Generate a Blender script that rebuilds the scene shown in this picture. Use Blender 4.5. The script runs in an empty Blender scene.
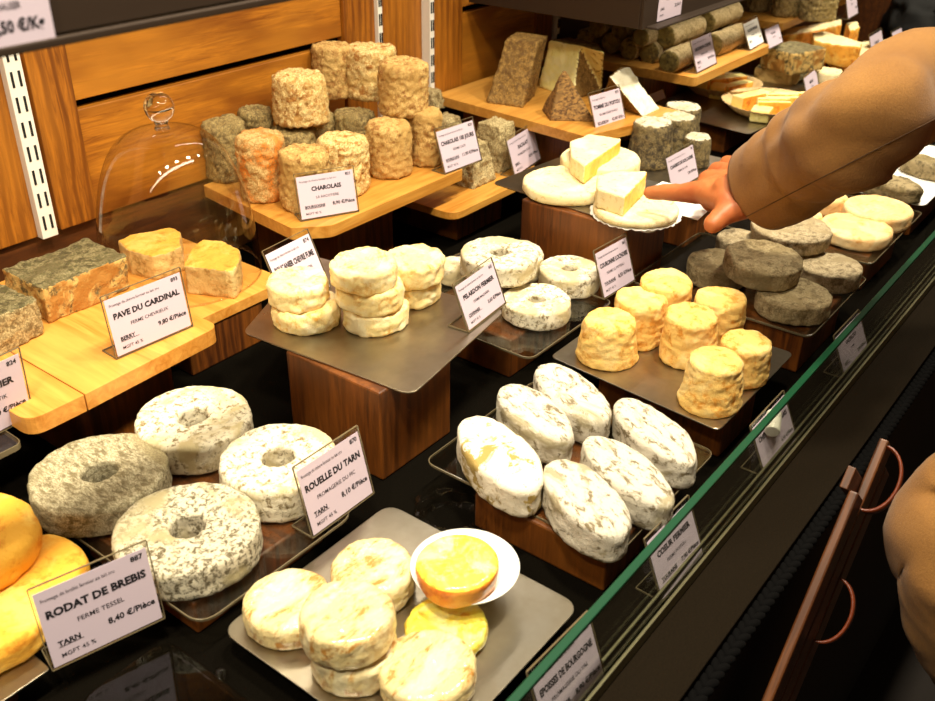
import bpy, bmesh, math, random
from mathutils import Vector, Matrix, noise
random.seed(4)
SC = bpy.context.scene
COL = SC.collection
R = math.radians
# ------------------------------------------------------------------ camera
FPX, CX, CY, CH = 970.0, 467.5, 350.5, 0.65
_p, _h, _r = R(30.2), R(37.3), R(0.74)
FW = Vector((math.cos(_h)*math.cos(_p), math.sin(_h)*math.cos(_p), -math.sin(_p)))
_R0 = Vector((math.sin(_h), -math.cos(_h), 0)); _U0 = _R0.cross(FW)
RT = _R0*math.cos(_r) + _U0*math.sin(_r); UP = -_R0*math.sin(_r) + _U0*math.cos(_r)
CAM = Vector((0, 0, CH))
def ray(px, py): return FW + RT*((px-CX)/FPX) - UP*((py-CY)/FPX)
def P(px, py, z):                      # measured pixel -> point at a known height
    d = ray(px, py); return CAM + d*((z-CH)/d.z)
def PD(px, py, depth): return CAM + ray(px, py)*depth
def J(v):
    v = Vector(v)-CAM; zz = v.dot(FW)
    return CX+FPX*v.dot(RT)/zz, CY-FPX*v.dot(UP)/zz, zz
def height_at(x, y, py):
    lo, hi = -1.0, .62
    for _ in range(40):
        m = (lo+hi)/2
        if J((x, y, m))[1] > py: lo = m
        else: hi = m
    return m
cd = bpy.data.cameras.new('camera'); cam = bpy.data.objects.new('camera', cd); COL.objects.link(cam)
cd.sensor_width = 36; cd.lens = 36*FPX/935; cd.clip_start = .02
M3 = Matrix((RT, UP, -FW)).transposed()
cam.matrix_world = Matrix.Translation(CAM) @ M3.to_4x4()
cd.dof.use_dof = True; cd.dof.focus_distance = 1.15; cd.dof.aperture_fstop = 9.0
SC.camera = cam
SC.view_settings.view_transform = 'Standard'; SC.view_settings.look = 'None'; SC.view_settings.gamma = 1
SC.view_settings.exposure = -0.22
# ------------------------------------------------------------------ materials
def srgb(h):
    h = h.lstrip('#'); v = [int(h[i:i+2], 16)/255 for i in (0, 2, 4)]
    return tuple(((c/12.92) if c <= .04045 else ((c+.055)/1.055)**2.4) for c in v)+(1,)
class NT:
    def __init__(s, name):
        s.m = bpy.data.materials.new(name); s.m.use_nodes = True
        s.t = s.m.node_tree; s.t.nodes.clear()
        s.out = s.n('ShaderNodeOutputMaterial')
    def n(s, typ, **k):
        nd = s.t.nodes.new(typ)
        for a, b in k.items():
            if a.startswith('_'): setattr(nd, a[1:], b)
            else: nd.inputs[a.replace('__', ' ')].default_value = b
        return nd
    def l(s, a, b): s.t.links.new(a, b)
    def coords(s, scale=(1, 1, 1)):
        tc = s.n('ShaderNodeTexCoord'); oi = s.n('ShaderNodeObjectInfo')
        mu = s.n('ShaderNodeMath', _operation='MULTIPLY'); mu.inputs[1].default_value = 9.7
        s.l(oi.outputs['Random'], mu.inputs[0])
        ad = s.n('ShaderNodeVectorMath', _operation='ADD')
        s.l(tc.outputs['Object'], ad.inputs[0]); s.l(mu.outputs[0], ad.inputs[1])
        mp = s.n('ShaderNodeMapping'); mp.inputs['Scale'].default_value = scale
        s.l(ad.outputs[0], mp.inputs['Vector'])
        return mp.outputs[0]
    def noise(s, vec, scale, detail=6, rough=.6, dist=0):
        nd = s.n('ShaderNodeTexNoise', Scale=scale, Detail=detail, Roughness=rough, Distortion=dist)
        s.l(vec, nd.inputs['Vector']); return nd.outputs['Fac']
    def ramp(s, fac, stops):
        r = s.n('ShaderNodeValToRGB'); e = r.color_ramp.elements
        while len(e) > 1: e.remove(e[-1])
        e[0].position = stops[0][0]; e[0].color = stops[0][1]
        for p, c in stops[1:]:
            q = e.new(p); q.color = c
        s.l(fac, r.inputs[0]); return r.outputs[0]
    def mix(s, fac, a, b, mode='MIX'):
        m = s.n('ShaderNodeMix', _data_type='RGBA', _blend_type=mode)
        if isinstance(fac, (int, float)): m.inputs[0].default_value = fac
        else: s.l(fac, m.inputs[0])
        for i, v in ((6, a), (7, b)):
            if isinstance(v, tuple): m.inputs[i].default_value = v
            else: s.l(v, m.inputs[i])
        return m.outputs[2]
    def bsdf(s, col, rough=.6, metal=0, bump=None, bstr=.3, bdist=.002, **k):
        b = s.n('ShaderNodeBsdfPrincipled'); b.inputs['Metallic'].default_value = metal
        if isinstance(col, tuple): b.inputs['Base Color'].default_value = col
        else: s.l(col, b.inputs['Base Color'])
        if isinstance(rough, (int, float)): b.inputs['Roughness'].default_value = rough
        else: s.l(rough, b.inputs['Roughness'])
        for a, v in k.items(): b.inputs[a.replace('__', ' ')].default_value = v
        if bump is not None:
            bp = s.n('ShaderNodeBump', Strength=bstr, Distance=bdist); s.l(bump, bp.inputs['Height'])
            s.l(bp.outputs[0], b.inputs['Normal'])
        s.l(b.outputs[0], s.out.inputs[0]); return b
W1, B1 = (1, 1, 1, 1), (0, 0, 0, 1)
def rind(name, base, spot, patch=None, s=90, lo=.48, hi=.62, ps=22, plo=.5, phi=.62, bump=.5, fine=None, stretch=(1, 1, 1), rough=.75, coat=0, sss=.0):
    """mould-ripened cheese rind: base colour, spots, optional larger patches"""
    t = NT(name); v = t.coords(stretch)
    n1 = t.noise(v, s, 8, .72, .4)
    c = t.mix(t.ramp(n1, [(lo, B1), (hi, W1)]), srgb(base), srgb(spot))
    if patch:
        n2 = t.noise(v, ps, 5, .65, .6)
        c = t.mix(t.ramp(n2, [(plo, B1), (phi, W1)]), c, srgb(patch))
    n3 = t.noise(v, s*4.5, 4, .7)
    c = t.mix(t.ramp(n3, [(.38, W1), (.60, B1)]), c, srgb(fine or spot))if fine else c
    h = t.mix(.45, t.noise(v, s*1.3, 8, .7, .3), t.noise(v, s*4, 5, .7))
    b = t.bsdf(c, rough, bump=h, bstr=bump, bdist=.003)
    if coat: b.inputs['Coat Weight'].default_value = coat; b.inputs['Coat Roughness'].default_value = .12
    if sss:
        b.inputs['Subsurface Weight'].default_value = sss; b.inputs['Subsurface Scale'].default_value = .004
        b.inputs['Subsurface Radius'].default_value = (1, .6, .3)
    return t.m
def wood(name, light, dark, mid=None, axis=0, s=18, rough=.45, bump=.15, band=.5):
    t = NT(name); sc = [9, 9, 9]; sc[axis] = .7
    v = t.coords(tuple(sc)); v2 = t.coords(tuple([1.6 if i == axis else 6 for i in range(3)]))
    n0 = t.noise(v2, 2.2, 3, .5, .3)
    n1 = t.noise(v, s, 6, .65, .8)
    w = t.n('ShaderNodeTexWave', Scale=3.2, Distortion=9, Detail=3); w.inputs['Detail Scale'].default_value = .6
    w.bands_direction = 'XYZ'[(axis+1) % 3]; t.l(v2, w.inputs['Vector'])
    c = t.mix(t.ramp(n1, [(.35, B1), (.68, W1)]), srgb(light), srgb(dark))
    c = t.mix(t.ramp(w.outputs['Fac'], [(.5, B1), (.95, (band, band, band, 1))]), c, srgb(dark))
    c = t.mix(t.ramp(n0, [(.4, B1), (.7, (.6, .6, .6, 1))]), c, srgb(mid or light))
    t.bsdf(c, rough, bump=n1, bstr=bump, bdist=.001); return t.m
def plain(name, col, rough=.5, metal=0, ns=0, nb=.2, **k):
    t = NT(name)
    if ns:
        n = t.noise(t.coords(), ns, 5, .6); c = t.mix(t.ramp(n, [(.3, B1), (.75, (.35, .35, .35, 1))]), srgb(col), B1)
        t.bsdf(c, rough, metal, n, nb, .001, **k)
    else: t.bsdf(srgb(col), rough, metal, **k)
    return t.m
def clear(name, tint=(1, 1, 1, 1), k=.05, edge=.75, rough=.02):
    """thin clear plastic or glass: see-through, with reflections growing towards grazing angles"""
    t = NT(name); tr = t.n('ShaderNodeBsdfTransparent'); tr.inputs[0].default_value = tint
    gl = t.n('ShaderNodeBsdfGlossy'); gl.inputs['Roughness'].default_value = rough
    lw = t.n('ShaderNodeLayerWeight', Blend=.5); pw = t.n('ShaderNodeMath', _operation='POWER'); pw.inputs[1].default_value = 4
    t.l(lw.outputs['Facing'], pw.inputs[0])
    ma = t.n('ShaderNodeMath', _operation='MULTIPLY_ADD'); ma.inputs[1].default_value = edge; ma.inputs[2].default_value = k
    t.l(pw.outputs[0], ma.inputs[0])
    mx = t.n('ShaderNodeMixShader'); t.l(ma.outputs[0], mx.inputs[0]); t.l(tr.outputs[0], mx.inputs[1]); t.l(gl.outputs[0], mx.inputs[2])
    t.l(mx.outputs[0], t.out.inputs[0]); return t.m
def steel(name):
    t = NT(name); v = t.coords((1, 14, 1)); n = t.noise(v, 60, 4, .6); n2 = t.noise(t.coords(), 14, 4, .6)
    c = t.mix(t.ramp(n2, [(.35, B1), (.7, W1)]), srgb('#b3a996'), srgb('#8f8470'))
    r = t.n('ShaderNodeMapRange'); t.l(n2, r.inputs[0]); r.inputs[3].default_value = .22; r.inputs[4].default_value = .42
    t.bsdf(c, r.outputs[0], 1.0, n, .06, .0005); return t.m
M = {}
M['felt'] = plain('black_felt', '#0d0a06', 1.0, ns=700, nb=.9, Specular__IOR__Level=.03)
M['ledge'] = plain('ledge_stone', '#1d160d', .9, ns=450, nb=.9, Specular__IOR__Level=.06)
M['pine_h'] = wood('pine_boards', '#b9741d', '#763d08', '#c68327', 0, 20, .45, band=.75, bump=.3)
M['pine_v'] = wood('pine_posts', '#ae6a1a', '#6c3807', '#bb7721', 2, 20, .45, band=.85, bump=.3)
M['board'] = wood('beech_board', '#e0a04a', '#bd7424', '#e8ae58', 1, 10, .4, band=.25)
M['boardx'] = wood('beech_shelf', '#d49a45', '#b06f22', '#dca652', 0, 10, .4, band=.25)
M['block'] = wood('stained_cedar', '#7a4214', '#3a1a05', '#8c5119', 2, 16, .45, band=.8, bump=.3)
M['blockx'] = wood('stained_cedar_side', '#7d3d17', '#43190a', '#8f4b1c', 0, 12, .45, band=.5)
M['dkwood'] = wood('dark_back_panel', '#6a3a12', '#3c1c07', '#5b300e', 0, 12, .5)
M['acrylic'] = clear('clear_acrylic', (.93, .92, .88, 1), .06, .6)
M['holder'] = clear('card_acrylic', (.97, .97, .96, 1), .03, .5)
M['dome'] = clear('blown_glass', (.965, .955, .93, 1), .05, .85, .01)
M['pane'] = clear('pane_glass', (.93, .95, .92, 1), .035, .7, .01)
M['crystal'] = None
t = NT('solid_glass'); t.bsdf((1, 1, 1, 1), 0.0, IOR=1.48, Transmission__Weight=1.0); M['crystal'] = t.m
M['aedge'] = plain('acrylic_edge', '#6b5f48', .2)
M['gedge'] = plain('green_glass_edge', '#14452c', .3)
M['steel'] = steel('brushed_steel')
M['rail'] = plain('rail_enamel', '#f0ece2', .35)
M['slot'] = plain('slot_black', '#0a0806', .8)
M['metalrail'] = plain('anodised_rail', '#8f8a6a', .3, .7)
M['paper'] = plain('card_paper', '#c9b8c6', .85)
M['paperw'] = plain('white_paper', '#f2efe8', .8)
M['ink'] = plain('black_ink', '#17131a', .7)
M['shelfmetal'] = plain('bronze_panel', '#2a1a0a', .6, .0)
M['porcelain'] = plain('white_porcelain', '#f6f4ee', .25)
M['basketpaper'] = plain('fluted_paper', '#e0c08a', .8, ns=40, nb=.1)
M['coat'] = None
t = NT('camel_wool'); v = t.coords(); n = t.noise(v, 500, 5, .7); n2 = t.noise(v, 12, 3, .5)
c = t.mix(t.ramp(n2, [(.3, B1), (.75, W1)]), srgb('#a07034'), srgb('#855824'))
c = t.mix(t.ramp(n, [(.35, B1), (.65, (.35, .35, .35, 1))]), c, srgb('#5f3c16'))
t.bsdf(c, .95, bump=n, bstr=.6, bdist=.0015, Sheen__Weight=.1); M['coat'] = t.m
M['seam'] = plain('seam_thread', '#4a3118', .9)
t = NT('skin'); v = t.coords(); n = t.noise(v, 60, 5, .6); n2 = t.noise(v, 26, 3, .5)
c = t.mix(t.ramp(n2, [(.35, B1), (.7, W1)]), srgb('#c47440'), srgb('#ad5a30'))
t.bsdf(c, .5, bump=n, bstr=.25, bdist=.001, Subsurface__Weight=.12, Subsurface__Scale=.006); M['skin'] = t.m
M['hair'] = plain('brown_hair', '#2c1a0f', .6, ns=200)
M['trouser'] = plain('dark_trousers', '#15130f', .9)
M['leather'] = plain('brown_leather', '#7a3417', .4, ns=90, nb=.3)
M['crate'] = wood('crate_wood', '#7a4517', '#2c1405', '#55290c', 0, 14, .45)
M['braid'] = plain('black_braid', '#050404', .9, Specular__IOR__Level=.1)
M['blackcloth'] = plain('black_cloth', '#0b0a0a', .9, ns=60)
M['white_plastic'] = plain('white_plastic', '#e9e4d2', .4)
M['dark'] = plain('charcoal_wall', '#1a120c', .9)
# cheeses
C = {}
C['ring'] = rind('ashed_ring_rind', '#efe5ca', '#86724a', '#d3c294', s=150, lo=.50, hi=.60, ps=18, plo=.5, phi=.6, bump=.9, fine=None)
C['ringdark'] = rind('grey_ring_rind', '#d9cfae', '#6f6346', '#b3a67e', s=200, lo=.47, hi=.58, ps=14, bump=1, fine='#8a7b58', stretch=(1, .4, 1))
C['ringspot'] = rind('speckled_ring_rind', '#dcd2b8', '#665a40', '#b3a57c', s=210, lo=.47, hi=.57, ps=14, bump=1)
C['charolais'] = rind('charolais_rind', '#dcb973', '#8a5420', '#c09a55', s=95, lo=.50, hi=.57, ps=16, bump=1, fine='#b58a48')
C['charolais_o'] = rind('charolais_orange_rind', '#dfc080', '#a8742e', '#e8831c', s=100, lo=.52, hi=.6, ps=14, plo=.46, phi=.55, bump=1, fine='#a87c3c')
C['charolais_w'] = rind('charolais_pale_rind', '#f2dc9c', '#9c5c1c', '#d9bb74', s=85, lo=.51, hi=.57, ps=18, bump=1, fine='#c0924a')
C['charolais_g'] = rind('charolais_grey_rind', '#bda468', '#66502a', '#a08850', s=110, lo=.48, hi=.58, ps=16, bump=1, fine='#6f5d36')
C['pyramid'] = rind('pyramid_rind', '#c2ad7c', '#6a5530', '#d9c693', s=90, lo=.5, hi=.58, ps=18, bump=1, fine='#7d683f')
C['cone'] = rind('golden_cone_rind', '#f5c970', '#dc9430', '#f7d68c', s=70, lo=.5, hi=.62, ps=24, bump=1, sss=.05)
C['cream'] = rind('cream_disc_rind', '#f8df9c', '#dfa544', '#fbebc0', s=60, lo=.5, hi=.64, ps=26, bump=.9, sss=.06)
C['oval'] = rind('white_oval_rind', '#dcd3c0', '#7c6d50', '#ada080', s=95, lo=.515, hi=.60, ps=16, plo=.56, phi=.64, bump=1, stretch=(.6, 1.3, 1))
C['ovaly'] = rind('white_oval_rind_with_bare_patches', '#ece2cc', '#a8935f', '#ad9350', s=90, lo=.55, hi=.64, ps=24, plo=.52, phi=.55, bump=.8)
C['ash'] = rind('ash_grey_rind', '#b8a57c', '#65522f', '#9c885e', s=80, lo=.48, hi=.57, ps=18, bump=1.2, fine='#8f7c55')
C['ashtop'] = rind('pale_ash_rind', '#cdbb98', '#6d5b3e', '#ab9872', s=110, lo=.49, hi=.57, ps=20, bump=1.2, fine='#a08d6a')
C['peach'] = rind('peach_rind', '#f0c686', '#d8964a', '#f4d7a0', s=50, lo=.52, hi=.66, ps=22, bump=.8, sss=.06)
C['drum'] = rind('charcoal_drum_rind', '#9a8454', '#32281a', '#a8935f', s=130, lo=.44, hi=.56, ps=20, bump=1, fine='#4a3c26')
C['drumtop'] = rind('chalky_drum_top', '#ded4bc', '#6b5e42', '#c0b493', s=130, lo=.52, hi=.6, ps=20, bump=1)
C['brie'] = rind('brie_rind', '#f5e2ac', '#dfb768', '#f8eac0', s=120, lo=.54, hi=.66, ps=26, bump=.6, sss=.06)
C['briecut'] = rind('brie_paste', '#f2b63c', '#e09426', '#f6cc60', s=70, lo=.5, hi=.7, bump=.3, rough=.45)
C['bluerind'] = rind('grey_block_rind', '#94855f', '#42361f', '#6e6040', s=85, lo=.48, hi=.56, ps=20, bump=1, fine='#575028')
C['blueside'] = rind('mottled_block_side', '#cda860', '#5e4f2c', '#a8732c', s=80, lo=.49, hi=.57, ps=24, plo=.5, phi=.58, bump=1)
C['wedge'] = rind('golden_wedge_rind', '#eaae45', '#cc8426', '#f2c263', s=60, lo=.5, hi=.66, ps=24, bump=.8)
C['wedgeside'] = rind('wedge_side_rind', '#dcb873', '#a8823f', '#e6c684', s=80, lo=.5, hi=.64, bump=1)
C['tomme'] = rind('brown_tomme_rind', '#b48d46', '#6a4a1c', '#987335', s=110, lo=.46, hi=.58, ps=20, bump=1, fine='#6f5124')
C['tommestripe'] = rind('striped_brown_rind', '#a47a3c', '#553612', '#83602f', s=60, lo=.44, hi=.56, ps=20, bump=1, stretch=(.35, 3, 4))
C['paste'] = rind('pale_yellow_paste', '#f6e894', '#dcc96a', '#f9eeae', s=60, lo=.58, hi=.66, bump=.4, rough=.5)
C['pastew'] = rind('white_paste', '#f8f0d4', '#eadfb6', s=60, bump=.2, rough=.5)
C['log'] = rind('log_rind', '#dcc596', '#856a3a', '#bfa676', s=130, lo=.5, hi=.6, ps=26, bump=1, fine='#a08a52')
C['logend'] = rind('log_end_rind', '#94803f', '#4f3f1c', '#77652f', s=110, lo=.46, hi=.6, bump=.9)
C['orange'] = rind('orange_rind', '#f3b338', '#dd8c1c', '#f9cf62', s=50, lo=.5, hi=.64, ps=20, bump=.8)
C['washed'] = rind('washed_rind', '#f0a636', '#c96f14', '#f6c45c', s=70, lo=.5, hi=.62, ps=22, bump=.7)
C['wrap'] = rind('film_wrapped_rind', '#f0d798', '#c0832f', '#f6e6b6', s=75, lo=.50, hi=.60, ps=16, plo=.46, phi=.56, bump=1, stretch=(.6, 1.5, 1), coat=.8, rough=.5)
C['wrapy'] = rind('film_wrapped_yellow_cheese', '#ece04c', '#e0b02c', '#f4f0a0', s=80, lo=.5, hi=.6, ps=24, bump=.6, coat=.8, rough=.5)
C['wrapo'] = rind('film_wrapped_orange_side', '#e0801c', '#c4600c', '#eaa03c', s=60, bump=.5, coat=.8)
C['leafgrey'] = rind('wrinkled_grey_rind', '#a08d66', '#564829', '#85744a', s=55, lo=.46, hi=.58, ps=20, bump=1)
# ------------------------------------------------------------------ object helpers
def tag(o, label=None, cat=None, group=None, kind=None):
    if label: o['label'] = label
    if cat: o['category'] = cat
    if group: o['group'] = group
    if kind: o['kind'] = kind
    return o
def empty(name, loc, label=None, cat=None, group=None, kind=None, rz=0):
    o = bpy.data.objects.new(name, None); COL.objects.link(o); o.location = loc; o.rotation_euler = (0, 0, rz)
    o.empty_display_size = .02
    return tag(o, label, cat, group, kind)
def link(name, bm, mats, parent=None, loc=(0, 0, 0), rot=(0, 0, 0), smooth=True):
    me = bpy.data.meshes.new(name)
    if isinstance(bm, bmesh.types.BMesh):
        bmesh.ops.recalc_face_normals(bm, faces=bm.faces); bm.to_mesh(me); bm.free()
    else: me = bm
    o = bpy.data.objects.new(name, me); COL.objects.link(o)
    for m in (mats if isinstance(mats, (list, tuple)) else [mats]): me.materials.append(m)
    if smooth:
        for p in me.polygons: p.use_smooth = True
    if parent: o.parent = parent
    o.location = loc; o.rotation_euler = rot
    return o
def box_bm(x0, x1, y0, y1, z0, z1, bev=.0015, bm=None):
    bm = bm or bmesh.new()
    g = bmesh.ops.create_cube(bm, size=1)['verts']
    for v in g: v.co = Vector(((x0+x1)/2+v.co.x*(x1-x0), (y0+y1)/2+v.co.y*(y1-y0), (z0+z1)/2+v.co.z*(z1-z0)))
    if bev:
        es = list({e for v in g for e in v.link_edges})
        bmesh.ops.bevel(bm, geom=es, offset=bev, segments=2, affect='EDGES', profile=.5)
    return bm
def box(name, x0, x1, y0, y1, z0, z1, mat, parent=None, bev=.0015):
    c = Vector(((x0+x1)/2, (y0+y1)/2, z0))
    return link(name, box_bm(x0-c.x, x1-c.x, y0-c.y, y1-c.y, 0, z1-z0, bev), mat, parent, c if not parent else c-parent.location, smooth=False)
def rounded_poly(pts, rads, n=6):
    out = []; k = len(pts)
    for i in range(k):
        a, b, c = Vector(pts[i-1]), Vector(pts[i]), Vector(pts[(i+1) % k]); r = rads[i] if isinstance(rads, (list, tuple)) else rads
        if r <= 0: out.append(b); continue
        u, w = (a-b).normalized(), (c-b).normalized()
        ang = u.angle(w); d = min(r/math.tan(ang/2), (a-b).length*.49, (c-b).length*.49)
        p0, p1 = b+u*d, b+w*d
        for j in range(n+1):
            t = j/n; out.append(p0*(1-t)**2+b*2*t*(1-t)+p1*t*t)
    return out
def plate_bm(pts2, z0, z1, bev=.0008):
    bm = bmesh.new(); lo = [bm.verts.new((p[0], p[1], z0)) for p in pts2]
    f = bm.faces.new(lo); r = bmesh.ops.extrude_face_region(bm, geom=[f])
    for v in r['geom']:
        if isinstance(v, bmesh.types.BMVert): v.co.z = z1
    bmesh.ops.recalc_face_normals(bm, faces=bm.faces)
    if bev:
        es = [e for e in bm.edges if abs(e.verts[0].co.z-e.verts[1].co.z) < 1e-6]
        bmesh.ops.bevel(bm, geom=es, offset=bev, segments=2, affect='EDGES', profile=.5)
    return bm
def fr(p, f, o=4, H=.9): return noise.fractal(p*f, H, 2.1, o, noise_basis='PERLIN_ORIGINAL')
def displace(bm, amp, freq, seed, amp2=.0, freq2=18, wr=0, wf=60, floor=True):
    bm.normal_update(); s = Vector((seed*3.1, seed*7.7, seed*1.3)); res = []
    for v in bm.verts:
        p = v.co+s; d = amp*fr(p, freq)
        if amp2: d += amp2*noise.noise(p*freq2)
        if wr: d += wr*(abs(noise.noise(Vector((p.x*wf*.6, p.y*wf*.6, p.z*wf*1.4)))) - .2)
        res.append(v.co+v.normal*d)
    for v, c in zip(bm.verts, res):
        if floor and c.z < 0: c.z = 0
        v.co = c
def profile_pts(pts, rads, step):
    """open or closed 2-D profile with rounded corners, evenly resampled"""
    out = []
    n = len(pts)
    for i in range(n):
        b = Vector(pts[i]); r = rads[i]
        if r <= 0: out.append(b); continue
        a, c = Vector(pts[i-1]), Vector(pts[(i+1) % n]); u, w = (a-b).normalized(), (c-b).normalized()
        d = min(r, (a-b).length*.48, (c-b).length*.48)
        for j in range(6):
            t = j/5; out.append((b+u*d)*(1-t)**2+b*2*t*(1-t)+(b+w*d)*t*t)
    return out
def resample(pts, step, closed):
    res = []; k = len(pts)
    for i in range(k if closed else k-1):
        a, b = pts[i], pts[(i+1) % k]; L = (b-a).length; m = max(1, round(L/step))
        for j in range(m): res.append(a.lerp(b, j/m))
    if not closed: res.append(pts[-1])
    return res
def lathe_bm(prof, n, closed=False, sx=1, sy=1, power=2.0):
    bm = bmesh.new(); rings = []
    for q in prof:
        if q[0] < 1e-6: rings.append([bm.verts.new((0, 0, q[1]))]); continue
        row = []
        for i in range(n):
            a = 2*math.pi*i/n; row.append(bm.verts.new((math.cos(a)*q[0]*sx, math.sin(a)*q[0]*sy, q[1])))
        rings.append(row)
    k = len(rings)
    for j in range(k if closed else k-1):
        A, B = rings[j], rings[(j+1) % k]
        for i in range(n):
            i2 = (i+1) % n
            try:
                if len(A) == 1 and len(B) == 1: continue
                if len(A) == 1: bm.faces.new((A[0], B[i], B[i2]))
                elif len(B) == 1: bm.faces.new((A[i], A[i2], B[0]))
                else: bm.faces.new((A[i], A[i2], B[i2], B[i]))
            except ValueError: pass
    bmesh.ops.recalc_face_normals(bm, faces=bm.faces)
    return bm
def solve(x0, x1, yc, yb, zb, asp=1.0, h=None):
    """centre, radius and height of an upright round cheese from its measured outline"""
    w = x1-x0; cx = (x0+x1)/2; Q = P(cx, yb, zb); d = Vector((Q.x, Q.y, 0)).normalized(); r = .03
    for _ in range(12):
        c = Q+d*r; dep = J((c.x, c.y, zb+.03))[2]; r = w*dep/(2*FPX)*1.0
    # keep silhouette centred
    hh = h if h else height_at(c.x, c.y, yc)-zb
    for _ in range(3):
        e = J((c.x, c.y, zb+hh*.5))[0]-cx; c = c - RT*0 - Vector((RT.x, RT.y, 0))*(e*dep/FPX)
    return c, r, hh
SEED = [1]
def drumcheese(name, c, r, h, mat, hole=0, top=1.0, rad=.005, amp=.0012, freq=90, amp2=.002, wr=0, wf=60, sx=1, sy=1, rz=0, tilt=(0, 0), step=.003, bulge=0, dish=0):
    SEED[0] += 1
    n = int(max(36, min(120, 2*math.pi*r/step)))
    rt = r*top
    if hole:
        pts = [(hole*1.1, 0), (r, 0), (rt, h), (hole, h)]; pr = profile_pts(pts, [rad, rad, rad*1.1, rad], step)
        prof = resample(pr, step, True); bm = lathe_bm(prof, n, True, sx, sy)
    else:
        mid = [((r+rt)/2+bulge, h/2)] if bulge else []
        pts = [(0, 0), (r, 0)]+mid+[(rt, h), (0, h-dish)]; rr = [0, rad]+([0] if bulge else [])+[rad*1.15, 0]
        pr = profile_pts(pts, rr, step); prof = resample(pr, step, False); bm = lathe_bm(prof, n, False, sx, sy)
    displace(bm, amp, freq, SEED[0], amp2, 22, wr, wf)
    return link(name, bm, mat, None, c, (tilt[0], tilt[1], rz))
def remeshed(bm, voxel, smooth=1, iters=4):
    me = bpy.data.meshes.new('tmp'); bmesh.ops.recalc_face_normals(bm, faces=bm.faces); bm.to_mesh(me); bm.free()
    o = bpy.data.objects.new('tmp', me); COL.objects.link(o)
    m = o.modifiers.new('r', 'REMESH'); m.mode = 'VOXEL'; m.voxel_size = voxel; m.use_smooth_shade = True
    if smooth:
        s = o.modifiers.new('s', 'SMOOTH'); s.factor = .5; s.iterations = iters
    dg = bpy.context.evaluated_depsgraph_get(); dg.update()
    e = bpy.data.meshes.new_from_object(o.evaluated_get(dg)); bpy.data.objects.remove(o); bpy.data.meshes.remove(me)
    b = bmesh.new(); b.from_mesh(e); bpy.data.meshes.remove(e); return b
def prism_pts(base, top):
    """two world-space polygons of the same length -> local bmesh and origin"""
    o = Vector((sum(p.x for p in base)/len(base), sum(p.y for p in base)/len(base), base[0].z))
    bm = bmesh.new(); b = [bm.verts.new(p-o) for p in base]; t = [bm.verts.new(p-o) for p in top]
    bm.faces.new(b[::-1]); bm.faces.new(t); k = len(b)
    for i in range(k): bm.faces.new((b[i], b[(i+1) % k], t[(i+1) % k], t[i]))
    return bm, o
def chunk(name, base, top, mats, matfn=None, voxel=.003, smooth=3, amp=.0012, freq=90, amp2=.0015, wr=0):
    bm, o = prism_pts(base, top); SEED[0] += 1
    bm = remeshed(bm, voxel, True, smooth); displace(bm, amp, freq, SEED[0], amp2, 25, wr, 70)
    if matfn:
        bm.normal_update()
        for f in bm.faces: f.material_index = matfn(f.calc_center_median(), f.normal)
    return link(name, bm, mats, None, o)
def pxpoly(pts, z): return [P(x, y, z) for x, y in pts]
def chunk_px(name, pts, zt, zb, mats, **k):
    top = pxpoly(pts, zt); base = [Vector((p.x, p.y, zb)) for p in top]
    sc = k.pop('taper', 1.0); c = sum(base, Vector())/len(base)
    base = [c+(p-c)*sc for p in base]
    return chunk(name, base, top, mats, **k)
# ------------------------------------------------------------------ the setting
WY = 1.16
def struct(name, *a, **k): o = box(name, *a, **k); o['kind'] = 'structure'; return o
struct('floor', -2.2, 6, -3.2, 1.4, -.97, -.95, M['dark'], bev=0)
o = struct('counter_top', -.6, 5.2, .252, 1.3, -.03, 0, M['felt'], bev=0)
o['kind'] = 'structure'
o = struct('counter_body', -.6, 5.2, .20, 1.3, -.95, -.0305, M['dark'], bev=0)
# wall: slatted pine boards between posts, dark panel below
struct('wall_back', -.6, 5.2, WY+.045, WY+.1, 0, 1.5, M['dark'], bev=0)
def wallbox(name, x0, x1, z0, z1, mat, dy=0, t=.018): return struct(name, x0, x1, WY+dy, WY+dy+t, z0, z1, mat, bev=.0015)
def wx(px, py):                       # wall x,z under a measured pixel
    d = ray(px, py); q = CAM+d*((WY-CAM.y)/d.y); return q.x, q.z
struct('wall_lower', -.6, 5.2, WY+.012, WY+.03, 0, .128, M['dkwood'], bev=0)
g0 = wx(90, 108)[1]; g1 = wx(90, 99)[1]
xs = [wx(-80, 150)[0], wx(0, 120)[0], wx(37, 120)[0], wx(80, 120)[0], wx(345, 40)[0], wx(378, 40)[0], wx(433, 40)[0], wx(461, 30)[0], wx(537, 20)[0], wx(556, 20)[0]]
i = [0]
def trim(x0, x1, z0, z1, mat, dy=0): i[0] += 1; return wallbox('trim_%d' % i[0], x0, x1, z0, z1, mat, dy)
trim(-.6, wx(10, 100)[0], .13, 1.5, M['pine_v'], .004)
trim(wx(10, 100)[0]+.001, wx(36, 100)[0], .13, 1.5, M['pine_v'], .014)
trim(wx(38, 120)[0], xs[3], .13, 1.5, M['pine_v'], 0)
def slats(x0, x1):
    trim(x0+.0008, x1-.0008, .13, g0, M['pine_h'], .006)
    trim(x0+.0008, x1-.0008, g1, g1+.155, M['pine_h'], .006)
    trim(x0+.0008, x1-.0008, g1+.167, 1.5, M['pine_h'], .006)
slats(xs[3], xs[4])
trim(xs[4], xs[5]-.006, .13, 1.5, M['pine_v'], 0)
trim(xs[5]-.005, xs[6]-.002, .13, 1.5, M['pine_v'], .012)
trim(xs[6], xs[7], .13, 1.5, M['pine_v'], -.004)
slats(xs[7], xs[8])
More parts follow.
